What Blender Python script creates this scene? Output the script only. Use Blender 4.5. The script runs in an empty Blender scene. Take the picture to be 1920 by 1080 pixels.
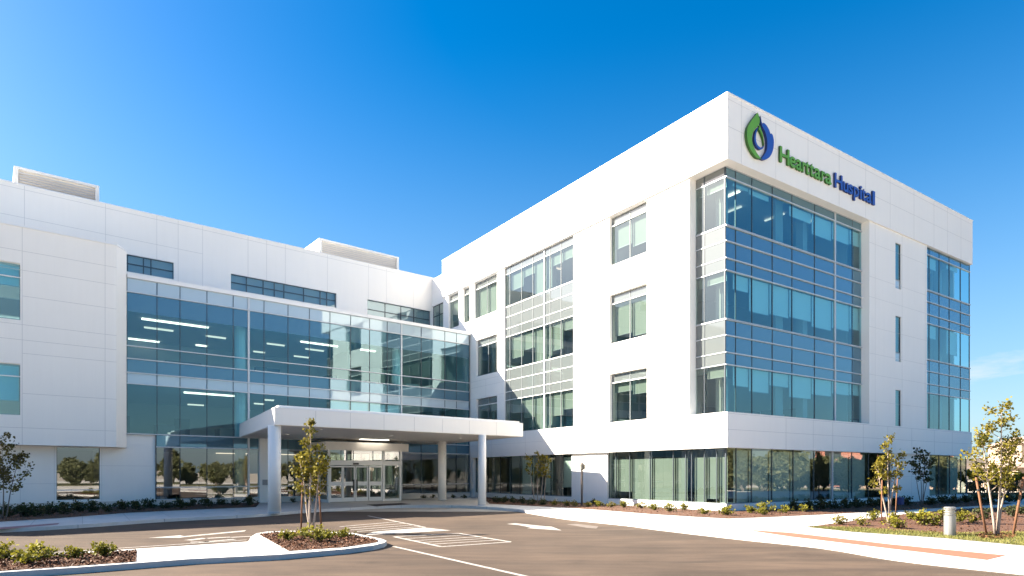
import bpy, math, random
from mathutils import Vector, Matrix, noise
random.seed(7)
C = bpy.context.scene.collection
R_ = math.radians

# ------------------------------------------------------------------ survey
F_, CX, HV, EYE = 1194.0, 960.0, 888.0, 1.9      # focal length (px of a 1920 frame), centre, horizon, eye height
ROAD = -0.13                                     # road surface; pavements are z = 0

def gp(u, v, z=0.0):
    Y = (EYE - z) * F_ / (v - HV)
    return ((u - CX) / F_ * Y, Y)

class Frame:
    def __init__(s, o, ang):
        s.o, s.a = Vector(o), ang
        s.ex = Vector((math.cos(ang), math.sin(ang))); s.ey = Vector((-math.sin(ang), math.cos(ang)))
    def w(s, x, y): return s.o + s.ex * x + s.ey * y
    def x(s, u, y):
        k = (u - CX) / F_
        return (k * (s.o.y + y * s.ey.y) - s.o.x - y * s.ey.x) / (s.ex.x - k * s.ex.y)
    def y(s, u, x):
        k = (u - CX) / F_
        return (k * (s.o.y + x * s.ex.y) - s.o.x - x * s.ex.x) / (s.ey.x - k * s.ey.y)
    def z(s, v, x, y): return EYE + (HV - v) / F_ * s.w(x, y).y
    def loc(s, p):
        d = Vector(p) - s.o
        return d.dot(s.ex), d.dot(s.ey)

RB = Frame((10.66, 31.5), math.atan2(1194, 1768))          # main block: x along its front, y along its sunlit side
J = RB.w(0, RB.y(880, 0))
WG = Frame(J, math.atan2(1194, 1460))                      # wing: x along its curtain wall, y away from the viewer

# ------------------------------------------------------------------ materials
def new_mat(name):
    m = bpy.data.materials.new(name); m.use_nodes = True
    nt = m.node_tree; nt.nodes.clear()
    out = nt.nodes.new('ShaderNodeOutputMaterial')
    return m, nt, out

def N(nt, typ, **kw):
    n = nt.nodes.new(typ)
    for k, v in kw.items():
        if k in n.inputs: n.inputs[k].default_value = v
        else: setattr(n, k, v)
    return n

def col(c): return (c[0], c[1], c[2], 1.0)

def solid(name, c, rough=0.6, metal=0.0, var=0.0, scale=3.0, bump=0.0, bscale=60.0, spec=0.5, c2=None):
    m, nt, out = new_mat(name)
    b = N(nt, 'ShaderNodeBsdfPrincipled', Roughness=rough, Metallic=metal)
    b.inputs['Specular IOR Level'].default_value = spec
    b.inputs['Base Color'].default_value = col(c)
    nt.links.new(b.outputs[0], out.inputs[0])
    tc = N(nt, 'ShaderNodeTexCoord')
    if var or c2:
        no = N(nt, 'ShaderNodeTexNoise', Scale=scale, Detail=6.0, Roughness=0.65)
        nt.links.new(tc.outputs['Object'], no.inputs['Vector'])
        r = N(nt, 'ShaderNodeValToRGB')
        a = c2 or tuple(x * (1 - var) for x in c)
        bb = c if c2 else tuple(min(1, x * (1 + var)) for x in c)
        r.color_ramp.elements[0].position = .3; r.color_ramp.elements[0].color = col(a)
        r.color_ramp.elements[1].position = .7; r.color_ramp.elements[1].color = col(bb)
        nt.links.new(no.outputs['Fac'], r.inputs[0]); nt.links.new(r.outputs[0], b.inputs['Base Color'])
    if bump:
        n2 = N(nt, 'ShaderNodeTexNoise', Scale=bscale, Detail=4.0)
        nt.links.new(tc.outputs['Object'], n2.inputs['Vector'])
        bp = N(nt, 'ShaderNodeBump', Strength=bump, Distance=0.02)
        nt.links.new(n2.outputs['Fac'], bp.inputs['Height']); nt.links.new(bp.outputs[0], b.inputs['Normal'])
    return m

def glass_mat(name, tint, base=0.16, top=0.85, gl=(1, 1, 1)):
    m, nt, out = new_mat(name)
    tr = N(nt, 'ShaderNodeBsdfTransparent'); tr.inputs[0].default_value = col(tint)
    g = N(nt, 'ShaderNodeBsdfGlossy', Roughness=0.0); g.inputs[0].default_value = col(gl)
    lw = N(nt, 'ShaderNodeLayerWeight', Blend=0.5)
    pw = N(nt, 'ShaderNodeMath', operation='POWER'); pw.inputs[1].default_value = 3.2
    mr = N(nt, 'ShaderNodeMapRange'); mr.inputs[3].default_value = base; mr.inputs[4].default_value = top
    mx = N(nt, 'ShaderNodeMixShader')
    nt.links.new(lw.outputs['Facing'], pw.inputs[0]); nt.links.new(pw.outputs[0], mr.inputs[0])
    nt.links.new(mr.outputs[0], mx.inputs[0]); nt.links.new(tr.outputs[0], mx.inputs[1]); nt.links.new(g.outputs[0], mx.inputs[2])
    nt.links.new(mx.outputs[0], out.inputs[0])
    return m

def spandrel_mat(name, c, base=0.14, gl=(1, 1, 1)):
    m, nt, out = new_mat(name)
    d = N(nt, 'ShaderNodeBsdfDiffuse'); d.inputs[0].default_value = col(c)
    g = N(nt, 'ShaderNodeBsdfGlossy', Roughness=0.03); g.inputs[0].default_value = col(gl)
    lw = N(nt, 'ShaderNodeLayerWeight', Blend=0.5)
    pw = N(nt, 'ShaderNodeMath', operation='POWER'); pw.inputs[1].default_value = 3.0
    mr = N(nt, 'ShaderNodeMapRange'); mr.inputs[3].default_value = base; mr.inputs[4].default_value = .8
    mx = N(nt, 'ShaderNodeMixShader')
    nt.links.new(lw.outputs['Facing'], pw.inputs[0]); nt.links.new(pw.outputs[0], mr.inputs[0])
    nt.links.new(mr.outputs[0], mx.inputs[0]); nt.links.new(d.outputs[0], mx.inputs[1]); nt.links.new(g.outputs[0], mx.inputs[2])
    nt.links.new(mx.outputs[0], out.inputs[0])
    return m

def emit_mat(name, c, s):
    m, nt, out = new_mat(name)
    e = N(nt, 'ShaderNodeEmission', Strength=s); e.inputs[0].default_value = col(c)
    nt.links.new(e.outputs[0], out.inputs[0]); return m

def leaf_mat(name, ca, cb, trans=0.35):
    m, nt, out = new_mat(name)
    at = N(nt, 'ShaderNodeAttribute', attribute_name='leafmix')
    r = N(nt, 'ShaderNodeValToRGB')
    r.color_ramp.elements[0].color = col(ca); r.color_ramp.elements[1].color = col(cb)
    d = N(nt, 'ShaderNodeBsdfPrincipled', Roughness=0.65); d.inputs['Specular IOR Level'].default_value = .2
    t = N(nt, 'ShaderNodeBsdfTranslucent')
    mx = N(nt, 'ShaderNodeMixShader'); mx.inputs[0].default_value = trans
    nt.links.new(at.outputs['Fac'], r.inputs[0]); nt.links.new(r.outputs[0], d.inputs['Base Color']); nt.links.new(r.outputs[0], t.inputs[0])
    nt.links.new(d.outputs[0], mx.inputs[1]); nt.links.new(t.outputs[0], mx.inputs[2]); nt.links.new(mx.outputs[0], out.inputs[0])
    return m

def wall_mat(name, c, var=0.016):
    """painted precast: faint clouding, run-off streaks and fine tooth"""
    m, nt, out = new_mat(name)
    b = N(nt, 'ShaderNodeBsdfPrincipled', Roughness=0.62)
    tc = N(nt, 'ShaderNodeTexCoord')
    n1 = N(nt, 'ShaderNodeTexNoise', Scale=0.45, Detail=5.0, Roughness=.6)
    mp = N(nt, 'ShaderNodeMapping'); mp.inputs['Scale'].default_value = (2.2, 2.2, .12)
    n2 = N(nt, 'ShaderNodeTexNoise', Scale=1.6, Detail=6.0, Roughness=.7)
    ad = N(nt, 'ShaderNodeMath', operation='ADD')
    nt.links.new(tc.outputs['Object'], n1.inputs['Vector']); nt.links.new(tc.outputs['Object'], mp.inputs[0]); nt.links.new(mp.outputs[0], n2.inputs['Vector'])
    nt.links.new(n1.outputs['Fac'], ad.inputs[0]); nt.links.new(n2.outputs['Fac'], ad.inputs[1])
    r = N(nt, 'ShaderNodeMapRange'); r.inputs[1].default_value = .6; r.inputs[2].default_value = 1.4
    nt.links.new(ad.outputs[0], r.inputs[0])
    mx = N(nt, 'ShaderNodeMixRGB'); mx.inputs[1].default_value = col(tuple(x * (1 - var * 2) for x in c)); mx.inputs[2].default_value = col(tuple(min(.9, x * (1 + var)) for x in c))
    nt.links.new(r.outputs[0], mx.inputs[0]); nt.links.new(mx.outputs[0], b.inputs['Base Color'])
    n3 = N(nt, 'ShaderNodeTexNoise', Scale=35.0, Detail=3.0)
    bp = N(nt, 'ShaderNodeBump', Strength=.08, Distance=.01)
    nt.links.new(tc.outputs['Object'], n3.inputs['Vector']); nt.links.new(n3.outputs['Fac'], bp.inputs['Height']); nt.links.new(bp.outputs[0], b.inputs['Normal'])
    nt.links.new(b.outputs[0], out.inputs[0])
    return m

def asphalt_mat():
    m, nt, out = new_mat('asphalt')
    b = N(nt, 'ShaderNodeBsdfPrincipled', Roughness=0.85)
    b.inputs['Specular IOR Level'].default_value = .25
    tc = N(nt, 'ShaderNodeTexCoord')
    mp = N(nt, 'ShaderNodeMapping'); mp.inputs['Scale'].default_value = (.18, .75, 1); mp.inputs['Rotation'].default_value = (0, 0, R_(-14))
    n1 = N(nt, 'ShaderNodeTexNoise', Scale=1.1, Detail=7.0, Roughness=.62, Distortion=1.5)
    n2 = N(nt, 'ShaderNodeTexNoise', Scale=.22, Detail=5.0, Roughness=.6)
    n3 = N(nt, 'ShaderNodeTexNoise', Scale=45.0, Detail=3.0, Roughness=.8)
    nt.links.new(tc.outputs['Object'], mp.inputs[0]); nt.links.new(mp.outputs[0], n1.inputs['Vector'])
    nt.links.new(tc.outputs['Object'], n2.inputs['Vector']); nt.links.new(tc.outputs['Object'], n3.inputs['Vector'])
    r1 = N(nt, 'ShaderNodeValToRGB'); e = r1.color_ramp.elements
    e[0].position = .3; e[0].color = col((.054, .038, .028)); e[1].position = .68; e[1].color = col((.108, .073, .050))
    nt.links.new(n1.outputs['Fac'], r1.inputs[0])
    r2 = N(nt, 'ShaderNodeMapRange'); r2.inputs[1].default_value = .35; r2.inputs[2].default_value = .68; r2.inputs[3].default_value = .72; r2.inputs[4].default_value = 1.2
    nt.links.new(n2.outputs['Fac'], r2.inputs[0])
    r3 = N(nt, 'ShaderNodeMapRange'); r3.inputs[1].default_value = .3; r3.inputs[2].default_value = .7; r3.inputs[3].default_value = .82; r3.inputs[4].default_value = 1.18
    nt.links.new(n3.outputs['Fac'], r3.inputs[0])
    mu = N(nt, 'ShaderNodeMath', operation='MULTIPLY'); nt.links.new(r2.outputs[0], mu.inputs[0]); nt.links.new(r3.outputs[0], mu.inputs[1])
    # oil and tyre stains
    n4 = N(nt, 'ShaderNodeTexNoise', Scale=.55, Detail=8.0, Roughness=.72)
    mp4 = N(nt, 'ShaderNodeMapping'); mp4.inputs['Location'].default_value = (3.3, 8.1, 0); mp4.inputs['Scale'].default_value = (.6, 1.2, 1)
    nt.links.new(tc.outputs['Object'], mp4.inputs[0]); nt.links.new(mp4.outputs[0], n4.inputs['Vector'])
    r4 = N(nt, 'ShaderNodeMapRange'); r4.inputs[1].default_value = .6; r4.inputs[2].default_value = .74; r4.inputs[3].default_value = 1.0; r4.inputs[4].default_value = .5
    nt.links.new(n4.outputs['Fac'], r4.inputs[0])
    mu2 = N(nt, 'ShaderNodeMath', operation='MULTIPLY'); nt.links.new(mu.outputs[0], mu2.inputs[0]); nt.links.new(r4.outputs[0], mu2.inputs[1])
    mx = N(nt, 'ShaderNodeVectorMath', operation='SCALE'); nt.links.new(r1.outputs[0], mx.inputs[0]); nt.links.new(mu2.outputs[0], mx.inputs['Scale'])
    nt.links.new(mx.outputs[0], b.inputs['Base Color'])
    bp = N(nt, 'ShaderNodeBump', Strength=.35, Distance=.01); nt.links.new(n3.outputs['Fac'], bp.inputs['Height']); nt.links.new(bp.outputs[0], b.inputs['Normal'])
    nt.links.new(b.outputs[0], out.inputs[0])
    return m

def concrete_mat(name, c, joint=1.6, rot=34.0):
    m, nt, out = new_mat(name)
    b = N(nt, 'ShaderNodeBsdfPrincipled', Roughness=0.8)
    tc = N(nt, 'ShaderNodeTexCoord')
    mp = N(nt, 'ShaderNodeMapping'); mp.inputs['Rotation'].default_value = (0, 0, R_(-rot))
    nt.links.new(tc.outputs['Object'], mp.inputs[0])
    br = N(nt, 'ShaderNodeTexBrick', Scale=1.0); br.offset = 0
    br.inputs['Brick Width'].default_value = joint; br.inputs['Row Height'].default_value = joint; br.inputs['Mortar Size'].default_value = .012
    br.inputs['Color1'].default_value = col(c); br.inputs['Color2'].default_value = col(tuple(x * .94 for x in c)); br.inputs['Mortar'].default_value = col(tuple(x * .62 for x in c))
    nt.links.new(mp.outputs[0], br.inputs['Vector'])
    n1 = N(nt, 'ShaderNodeTexNoise', Scale=1.3, Detail=8.0, Roughness=.7); nt.links.new(tc.outputs['Object'], n1.inputs['Vector'])
    r = N(nt, 'ShaderNodeMapRange'); r.inputs[1].default_value = .3; r.inputs[2].default_value = .7; r.inputs[3].default_value = .86; r.inputs[4].default_value = 1.06
    nt.links.new(n1.outputs['Fac'], r.inputs[0])
    mx = N(nt, 'ShaderNodeVectorMath', operation='SCALE'); nt.links.new(br.outputs[0], mx.inputs[0]); nt.links.new(r.outputs[0], mx.inputs['Scale'])
    nt.links.new(mx.outputs[0], b.inputs['Base Color']); nt.links.new(b.outputs[0], out.inputs[0])
    return m

M = {}
M['wall'] = wall_mat('white_panel', (.84, .812, .77))
M['coping'] = solid('coping_metal', (.80, .79, .78), .4)
M['joint'] = solid('joint_sealant', (.56, .55, .54), .8)
M['plinth'] = solid('plinth', (.62, .58, .53), .8, var=.06, scale=2)
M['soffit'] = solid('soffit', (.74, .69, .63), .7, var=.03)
M['glass'] = glass_mat('blue_glass', (.42, .71, .77), .155, .85, (.54, .81, .89))
M['glass_upper'] = glass_mat('grey_glass', (.58, .74, .78), .15, .8, (.72, .86, .95))
M['glass_side'] = glass_mat('green_glass', (.50, .575, .53), .15, .85, (.85, .97, 1))
M['glass_ground'] = glass_mat('shopfront_glass', (.58, .68, .63), .19, .85)
M['spandrel'] = spandrel_mat('spandrel_glass', (.06, .12, .15), .17, (.55, .82, 1))
M['spandrel_pale'] = spandrel_mat('pale_spandrel_glass', (.42, .50, .55), .12, (.75, .92, 1))
M['spandrel_side'] = spandrel_mat('side_spandrel_glass', (.118, .132, .13), .13)
M['mull'] = solid('dark_mullion', (.045, .06, .075), .45)
M['mull_grey'] = solid('grey_mullion', (.22, .24, .25), .45)
M['alu'] = solid('aluminium_rail', (.50, .52, .54), .38, .2)
M['white_frame'] = solid('white_frame', (.74, .73, .71), .45)
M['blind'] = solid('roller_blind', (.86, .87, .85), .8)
M['blind_side'] = solid('sun_dimmed_blind', (.37, .385, .36), .8)  # copy of the roller blind, coloured darker to offset direct sun
M['in_wall'] = solid('interior_wall', (.46, .46, .45), .8)
M['in_dark'] = solid('interior_dark', (.10, .11, .12), .8)
M['in_floor'] = solid('interior_floor', (.16, .15, .14), .5)
M['in_ceil'] = solid('interior_ceiling', (.66, .66, .64), .9)
M['lamp'] = emit_mat('light_tube', (1, .74, .56), 1.05)
M['lamp_dim'] = emit_mat('light_tube_dim', (1, .74, .56), .36)
M['lamp_warm'] = emit_mat('canopy_light', (1, .92, .78), 1.3)
M['asphalt'] = asphalt_mat()
M['concrete'] = concrete_mat('pale_concrete', (.56, .53, .49))
M['bounce_ground'] = concrete_mat('bounce_concrete', (.66, .61, .54), 3.0)  # pale on purpose, to reflect sunlight onto the shaded fronts
M['kerbc'] = solid('kerb_concrete', (.55, .53, .50), .8, var=.08, scale=4)
M['brick'] = solid('brick_paver', (.28, .105, .06), .8, var=.12, scale=6)
M['redpaint'] = solid('faded_red_paver', (.24, .12, .125), .8, var=.12, scale=6)
M['paint'] = solid('road_paint', (.46, .43, .39), .75, c2=(.22, .19, .165), scale=9)
M['paint_faded'] = solid('faded_road_paint', (.17, .14, .115), .8, c2=(.12, .09, .075), scale=7)
M['mulch'] = solid('bark_mulch', (.135, .058, .028), .95, c2=(.065, .028, .015), scale=14, bump=.8, bscale=40)
M['chip'] = leaf_mat('bark_chip', (.05, .021, .010), (.165, .068, .030), .0)
M['earth'] = solid('dry_ground', (.48, .42, .34), .95, c2=(.38, .33, .26), scale=.4)
M['lawn'] = solid('lawn_soil', (.16, .14, .05), .95, c2=(.10, .10, .035), scale=3)
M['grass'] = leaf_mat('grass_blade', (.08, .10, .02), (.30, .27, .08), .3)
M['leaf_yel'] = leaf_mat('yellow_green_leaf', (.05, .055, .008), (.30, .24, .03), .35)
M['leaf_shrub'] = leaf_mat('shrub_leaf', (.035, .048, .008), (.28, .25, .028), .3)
M['leaf_shaded'] = leaf_mat('shaded_leaf', (.018, .028, .012), (.085, .09, .03), .25)  # leaf colour darkened to stand in for shade
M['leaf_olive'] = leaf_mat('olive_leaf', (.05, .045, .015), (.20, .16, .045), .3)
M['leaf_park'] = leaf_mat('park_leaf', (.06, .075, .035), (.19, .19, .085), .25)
M['bark'] = solid('pale_bark', (.33, .26, .21), .9, var=.3, scale=25)
M['bark_grey'] = solid('grey_bark', (.17, .14, .12), .9, var=.3, scale=25)
M['stake'] = solid('wooden_stake', (.17, .075, .035), .85, var=.25, scale=20)
M['steel'] = solid('brushed_steel', (.33, .32, .31), .38, .6)
M['steel_dark'] = solid('dark_band', (.10, .10, .10), .4)
M['bronze'] = solid('bronze_paint', (.07, .05, .04), .5)
M['lens'] = solid('frosted_lens', (.48, .44, .36), .3)
M['black'] = solid('black_plastic', (.02, .02, .02), .5)
M['mat'] = solid('door_mat', (.05, .035, .03), .95)
M['plaque'] = solid('grey_plaque', (.33, .33, .34), .5)
M['louvre'] = solid('louvre_metal', (.72, .71, .72), .5)
M['green'] = solid('sign_green', (.12, .33, .015), .4)
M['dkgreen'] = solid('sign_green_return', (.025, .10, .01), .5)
M['blue'] = solid('sign_blue', (.02, .075, .36), .4)
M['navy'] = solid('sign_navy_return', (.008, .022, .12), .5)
M['bluebox'] = solid('blue_cabinet', (.02, .04, .16), .5)
M['tan'] = solid('tan_render', (.34, .25, .18), .8, var=.08, scale=.3)
M['redroof'] = solid('red_roof', (.36, .12, .07), .8, var=.15, scale=1)
M['redwall'] = solid('red_brick', (.40, .17, .12), .85, var=.12, scale=2)
M['darkwin'] = solid('dark_window', (.03, .035, .04), .15)
M['hill'] = solid('scrub_hill', (.13, .09, .065), .95, c2=(.05, .048, .03), scale=.06)
M['fence'] = solid('dark_fence', (.018, .018, .02), .5)
M['carwhite'] = solid('white_car', (.6, .6, .6), .25)
M['cargrey'] = solid('grey_car', (.12, .13, .15), .25)
M['tyre'] = solid('tyre', (.02, .02, .02), .8)

# ------------------------------------------------------------------ mesh helpers
class MB:
    def __init__(s): s.v, s.f, s.mi, s.mats, s.attr = [], [], [], [], []
    def mat(s, m):
        if m not in s.mats: s.mats.append(m)
        return s.mats.index(m)
    def face(s, pts, m, a=None):
        i = len(s.v); s.v.extend([tuple(p) for p in pts]); s.f.append(tuple(range(i, i + len(pts)))); s.mi.append(s.mat(m)); s.attr.append(a if a is not None else 0.5)
    def hexa(s, b, t, m):
        n = len(b); i = len(s.v); k = s.mat(m)
        s.v.extend([tuple(p) for p in b]); s.v.extend([tuple(p) for p in t])
        fs = [tuple(range(i + n - 1, i - 1, -1)), tuple(range(i + n, i + 2 * n))]
        for j in range(n): fs.append((i + j, i + (j + 1) % n, i + n + (j + 1) % n, i + n + j))
        s.f.extend(fs); s.mi.extend([k] * len(fs)); s.attr.extend([.5] * len(fs))
    def box(s, x0, x1, y0, y1, z0, z1, m):
        s.hexa([(x0, y0, z0), (x1, y0, z0), (x1, y1, z0), (x0, y1, z0)], [(x0, y0, z1), (x1, y0, z1), (x1, y1, z1), (x0, y1, z1)], m)
    def tbox(s, T, a0, a1, d0, d1, z0, z1, m):
        q = [(a0, d0), (a1, d0), (a1, d1), (a0, d1)]
        s.hexa([T(a, d, z0) for a, d in q], [T(a, d, z1) for a, d in q], m)
    def prism(s, poly, z0, z1, m): s.hexa([(x, y, z0) for x, y in poly], [(x, y, z1) for x, y in poly], m)
    def tube(s, pts, rad, m, n=7, cap=True):
        k = s.mat(m); i0 = len(s.v); P = [Vector(p) for p in pts]
        for j, p in enumerate(P):
            d = (P[min(j + 1, len(P) - 1)] - P[max(j - 1, 0)])
            d = d.normalized() if d.length > 1e-6 else Vector((0, 0, 1))
            a = d.cross(Vector((1, 0, 0)) if abs(d.x) < .8 else Vector((0, 1, 0))).normalized(); b = d.cross(a)
            r = rad[j] if isinstance(rad, (list, tuple)) else rad
            for t in range(n):
                an = 2 * math.pi * t / n
                s.v.append(tuple(p + a * (math.cos(an) * r) + b * (math.sin(an) * r)))
        for j in range(len(P) - 1):
            for t in range(n):
                s.f.append((i0 + j * n + t, i0 + j * n + (t + 1) % n, i0 + (j + 1) * n + (t + 1) % n, i0 + (j + 1) * n + t)); s.mi.append(k); s.attr.append(.5)
        if cap:
            s.f.append(tuple(range(i0 + n - 1, i0 - 1, -1))); s.f.append(tuple(range(i0 + (len(P) - 1) * n, i0 + len(P) * n))); s.mi += [k, k]; s.attr += [.5, .5]
    def leaf(s, p, size, m, rng, a=None, flat=0.0):
        n = Vector((rng.gauss(0, 1), rng.gauss(0, 1), rng.gauss(0, 1) + flat)).normalized()
        t = n.cross(Vector((rng.random() - .5, rng.random() - .5, rng.random() - .5))).normalized(); b = n.cross(t)
        p = Vector(p); L, W = size, size * .42
        s.face([p, p + t * L * .45 + b * W, p + t * L, p + t * L * .45 - b * W], m, rng.random() if a is None else a)
    def build(s, name, parent=None, smooth=False):
        me = bpy.data.meshes.new(name); me.from_pydata(s.v, [], s.f)
        for m in s.mats: me.materials.append(M[m])
        me.polygons.foreach_set('material_index', s.mi)
        at = me.attributes.new('leafmix', 'FLOAT', 'FACE'); at.data.foreach_set('value', s.attr)
        if smooth: me.polygons.foreach_set('use_smooth', [True] * len(s.f))
        me.update()
        o = bpy.data.objects.new(name, me); C.objects.link(o)
        if parent: o.parent = parent
        return o

def tag(o, label, cat, group=None):
    o['label'] = label; o['category'] = cat
    if group: o['group'] = group
    return o
def thing(name, label, cat, loc=(0, 0, 0), rz=0.0, group=None):
    o = bpy.data.objects.new(name, None); o.empty_display_size = .3; C.objects.link(o)
    o.location = loc; o.rotation_euler = (0, 0, rz)
    return tag(o, label, cat, group)
def kind(o, k): o['kind'] = k; return o
def copy_tree(root, loc, rz=0, sc=1.0, label=None, group=None):
    r = root.copy(); C.objects.link(r); r.location = loc; r.rotation_euler = (0, 0, rz); r.scale = (sc, sc, sc)
    if label: r['label'] = label
    if group: r['group'] = group
    for ch in list(root.children):
        c = ch.copy(); C.objects.link(c); c.parent = r
        for g in list(ch.children):
            d = g.copy(); C.objects.link(d); d.parent = c
    return r

def joints(parent, T, hs, vs, d=0.004, w=.018):
    """hs: (z, a0, a1) horizontal, vs: (a, z0, z1) vertical panel joints"""
    mb = MB()
    for z, a0, a1 in hs: mb.tbox(T, a0, a1, d - .01, d, z - w / 2, z + w / 2, 'joint')
    for a, z0, z1 in vs: mb.tbox(T, a - w / 2, a + w / 2, d - .01, d + .001, z0, z1, 'joint')
    return mb.build('panel_joint', parent)

def wall_grid(mb, T, a0, a1, z0, z1, ops, d, depth, m='wall', rm=None):
    A = sorted({a0, a1, *[x for o in ops for x in o[:2]]}); Z = sorted({z0, z1, *[x for o in ops for x in o[2:]]})
    rm = rm or m
    def hole(i, j):
        ca, cz = (A[i] + A[i + 1]) / 2, (Z[j] + Z[j + 1]) / 2
        return any(o[0] < ca < o[1] and o[2] < cz < o[3] for o in ops)
    for i in range(len(A) - 1):
        for j in range(len(Z) - 1):
            if not hole(i, j): mb.face([T(A[i], d, Z[j]), T(A[i + 1], d, Z[j]), T(A[i + 1], d, Z[j + 1]), T(A[i], d, Z[j + 1])], m)
    def rev(p, q): mb.face([T(p[0], d, p[1]), T(q[0], d, q[1]), T(q[0], d - depth, q[1]), T(p[0], d - depth, p[1])], rm)
    for o in ops + [(a0, a1, z0, z1)]:
        rev((o[0], o[2]), (o[1], o[2])); rev((o[0], o[3]), (o[1], o[3])); rev((o[0], o[2]), (o[0], o[3])); rev((o[1], o[2]), (o[1], o[3]))

def glazing(parent, T, A, Z, kinds, d, glass='glass', span='spandrel', mull='mull', rail='alu', name='window', mw=.036, rw=.055, rdepth=.08,
            thick=(), blinds=(), rails=None, frame_ends=True, jitter=.004, mdepth=.025, norails=()):
    """A: mullion positions, Z: rail heights, kinds: one letter per row (g glass, s spandrel, p pale spandrel).
    blinds: (bay index, z_bottom, z_top)"""
    fr = MB()
    for i, a in enumerate(A):
        if i in thick: fr.tbox(T, a - .06, a + .06, d - .05, d + mdepth + .03, Z[0], Z[-1], 'alu')
        else: fr.tbox(T, a - mw / 2, a + mw / 2, d - .05, d + mdepth, Z[0], Z[-1], mull)
    for j, z in enumerate(Z):
        if j in norails: continue
        fr.tbox(T, A[0] - .02, A[-1] + .02, d - .045, d + rdepth, z - rw / 2, z + rw / 2, rail)
    f = fr.build(name, parent)
    gl, sp = MB(), MB()
    rng = random.Random(int(A[0] * 1000 + Z[0] * 77))
    for j, k in enumerate(kinds):
        for i in range(len(A) - 1):
            q = [(A[i], Z[j]), (A[i + 1], Z[j]), (A[i + 1], Z[j + 1]), (A[i], Z[j + 1])]
            tx, tz, off = rng.uniform(-1, 1) * jitter, rng.uniform(-1, 1) * jitter, rng.uniform(0, .002)
            pts = [T(a, d + off + (tx if a == A[i] else -tx) + (tz if z == Z[j] else -tz), z) for a, z in q]
            if k == 'g': gl.face(pts, glass)
            elif k == 's': sp.face(pts, span)
            elif k == 'p': sp.face(pts, 'spandrel_pale')
    if gl.f: gl.build('glass_pane', f)
    if sp.f: sp.build('spandrel_panel', f)
    for i, zb, zt in blinds:
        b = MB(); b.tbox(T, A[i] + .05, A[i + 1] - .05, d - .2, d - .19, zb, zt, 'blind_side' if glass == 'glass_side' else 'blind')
        b.tbox(T, A[i] + .05, A[i + 1] - .05, d - .205, d - .185, zb - .03, zb, 'alu')
        b.build('blind', f)
    return f

# ------------------------------------------------------------------ main block (right)
main = thing('hospital_building', 'four storey white block with glazed corner and green and blue sign, right of the entrance', 'building', (RB.o.x, RB.o.y, 0), RB.a)
TF = lambda a, d, z: (a, -d, z)       # its shaded front
TS = lambda a, d, z: (-d, a, z)       # its sunlit side
TOP, FAS, B1, B0 = 20.72, 17.5, 4.98, 3.2
XE, YE = 28.6, RB.y(829, 0)
SILL = [4.98, 9.77, 14.5]
def rows(s, last=False):
    return [s, s + 2.47, s + 3.05] if last else [s, s + 2.47, s + 3.09, s + 3.96, s + 4.76]

mb = MB()                                                    # fascia + parapet
mb.box(0, XE, 0, .8, FAS, TOP, 'wall'); mb.box(0, .8, .8, YE, FAS, TOP, 'wall')
mb.box(XE - .5, XE, .8, YE, FAS, TOP, 'wall'); mb.box(.8, XE - .5, YE - .5, YE, FAS, TOP, 'wall')
fas = mb.build('parapet', main)
mb = MB(); mb.box(-.03, XE + .03, -.03, .83, TOP, TOP + .07, 'coping'); mb.box(-.03, .83, .83, YE, TOP, TOP + .07, 'coping')
mb.build('coping', fas)
joints(fas, lambda a, d, z: TF(a, d, z), [(19.1, 0, XE), (20.45, 0, XE)], [(a, FAS, TOP) for a in (1.1, 4.0, 7.0, 10.2, 13.2, 16.2, 19.4, 22.3, 24.4, 26.6)])
joints(fas, lambda a, d, z: TS(a, d, z), [(19.1, 0, YE)], [(a, FAS, TOP) for a in (3.2, 8.6, 14.5, 20.6, 26)], w=.012)
mb = MB(); mb.box(.8, XE - .5, .8, YE - .5, FAS + .05, 19.9, 'in_ceil'); mb.build('roof', main)
mb = MB()                                                    # first-floor band
mb.box(.05, XE, .05, .9, B0, B1, 'wall'); mb.box(.05, .9, .9, YE, B0, B1, 'wall')
band = mb.build('spandrel_band', main)
joints(band, lambda a, d, z: TF(a, d - .05, z), [(4.1, .05, XE), (4.9, .05, XE)], [(a, B0, 4.9) for a in (5.0, 7.6, 9.6, 13.0, 16.0, 19.2, 22.5, 25.3)])
joints(band, lambda a, d, z: TS(a, d - .05, z), [(4.15, .05, YE)], [(a, B0, 4.9) for a in (4, 8, 12.6, 17.4, 22)], w=.012)

# side wall with punched windows
yA, yB = RB.y(1293, .1), RB.y(1075, .1)
w1 = (RB.y(1213, .1), RB.y(1143, .1)); w2 = (RB.y(932, .1), RB.y(889, .1)); bandy = (yB, RB.y(946, .1))
ops = [(w1[0], w1[1], s, s + 2.95) for s in SILL]
mb = MB(); wall_grid(mb, TS, yA, yB, B1, FAS, ops, -.1, .6); side_a = mb.build('wall', main)
joints(side_a, lambda a, d, z: TS(a, d - .1, z), [(z, yA, yB) for z in (8.0, 9.3, 12.9, 14.1)], [((yA + w1[0]) / 2, B1, FAS), ((yB + w1[1]) / 2, B1, FAS)], w=.012)
ops2 = [(w2[0], min(w2[1], 24.4), s, s + 2.95) for s in SILL[:2]] + [(w2[0], w2[1], SILL[2], SILL[2] + 2.95),
        (RB.y(881, .1), RB.y(868, .1), SILL[2], SILL[2] + 2.95), (RB.y(860, .1), RB.y(841, .1), SILL[2], SILL[2] + 2.95)]
mb = MB(); wall_grid(mb, TS, bandy[1], YE, B1, FAS, ops2, -.1, .6); side_b = mb.build('wall', main)
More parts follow.
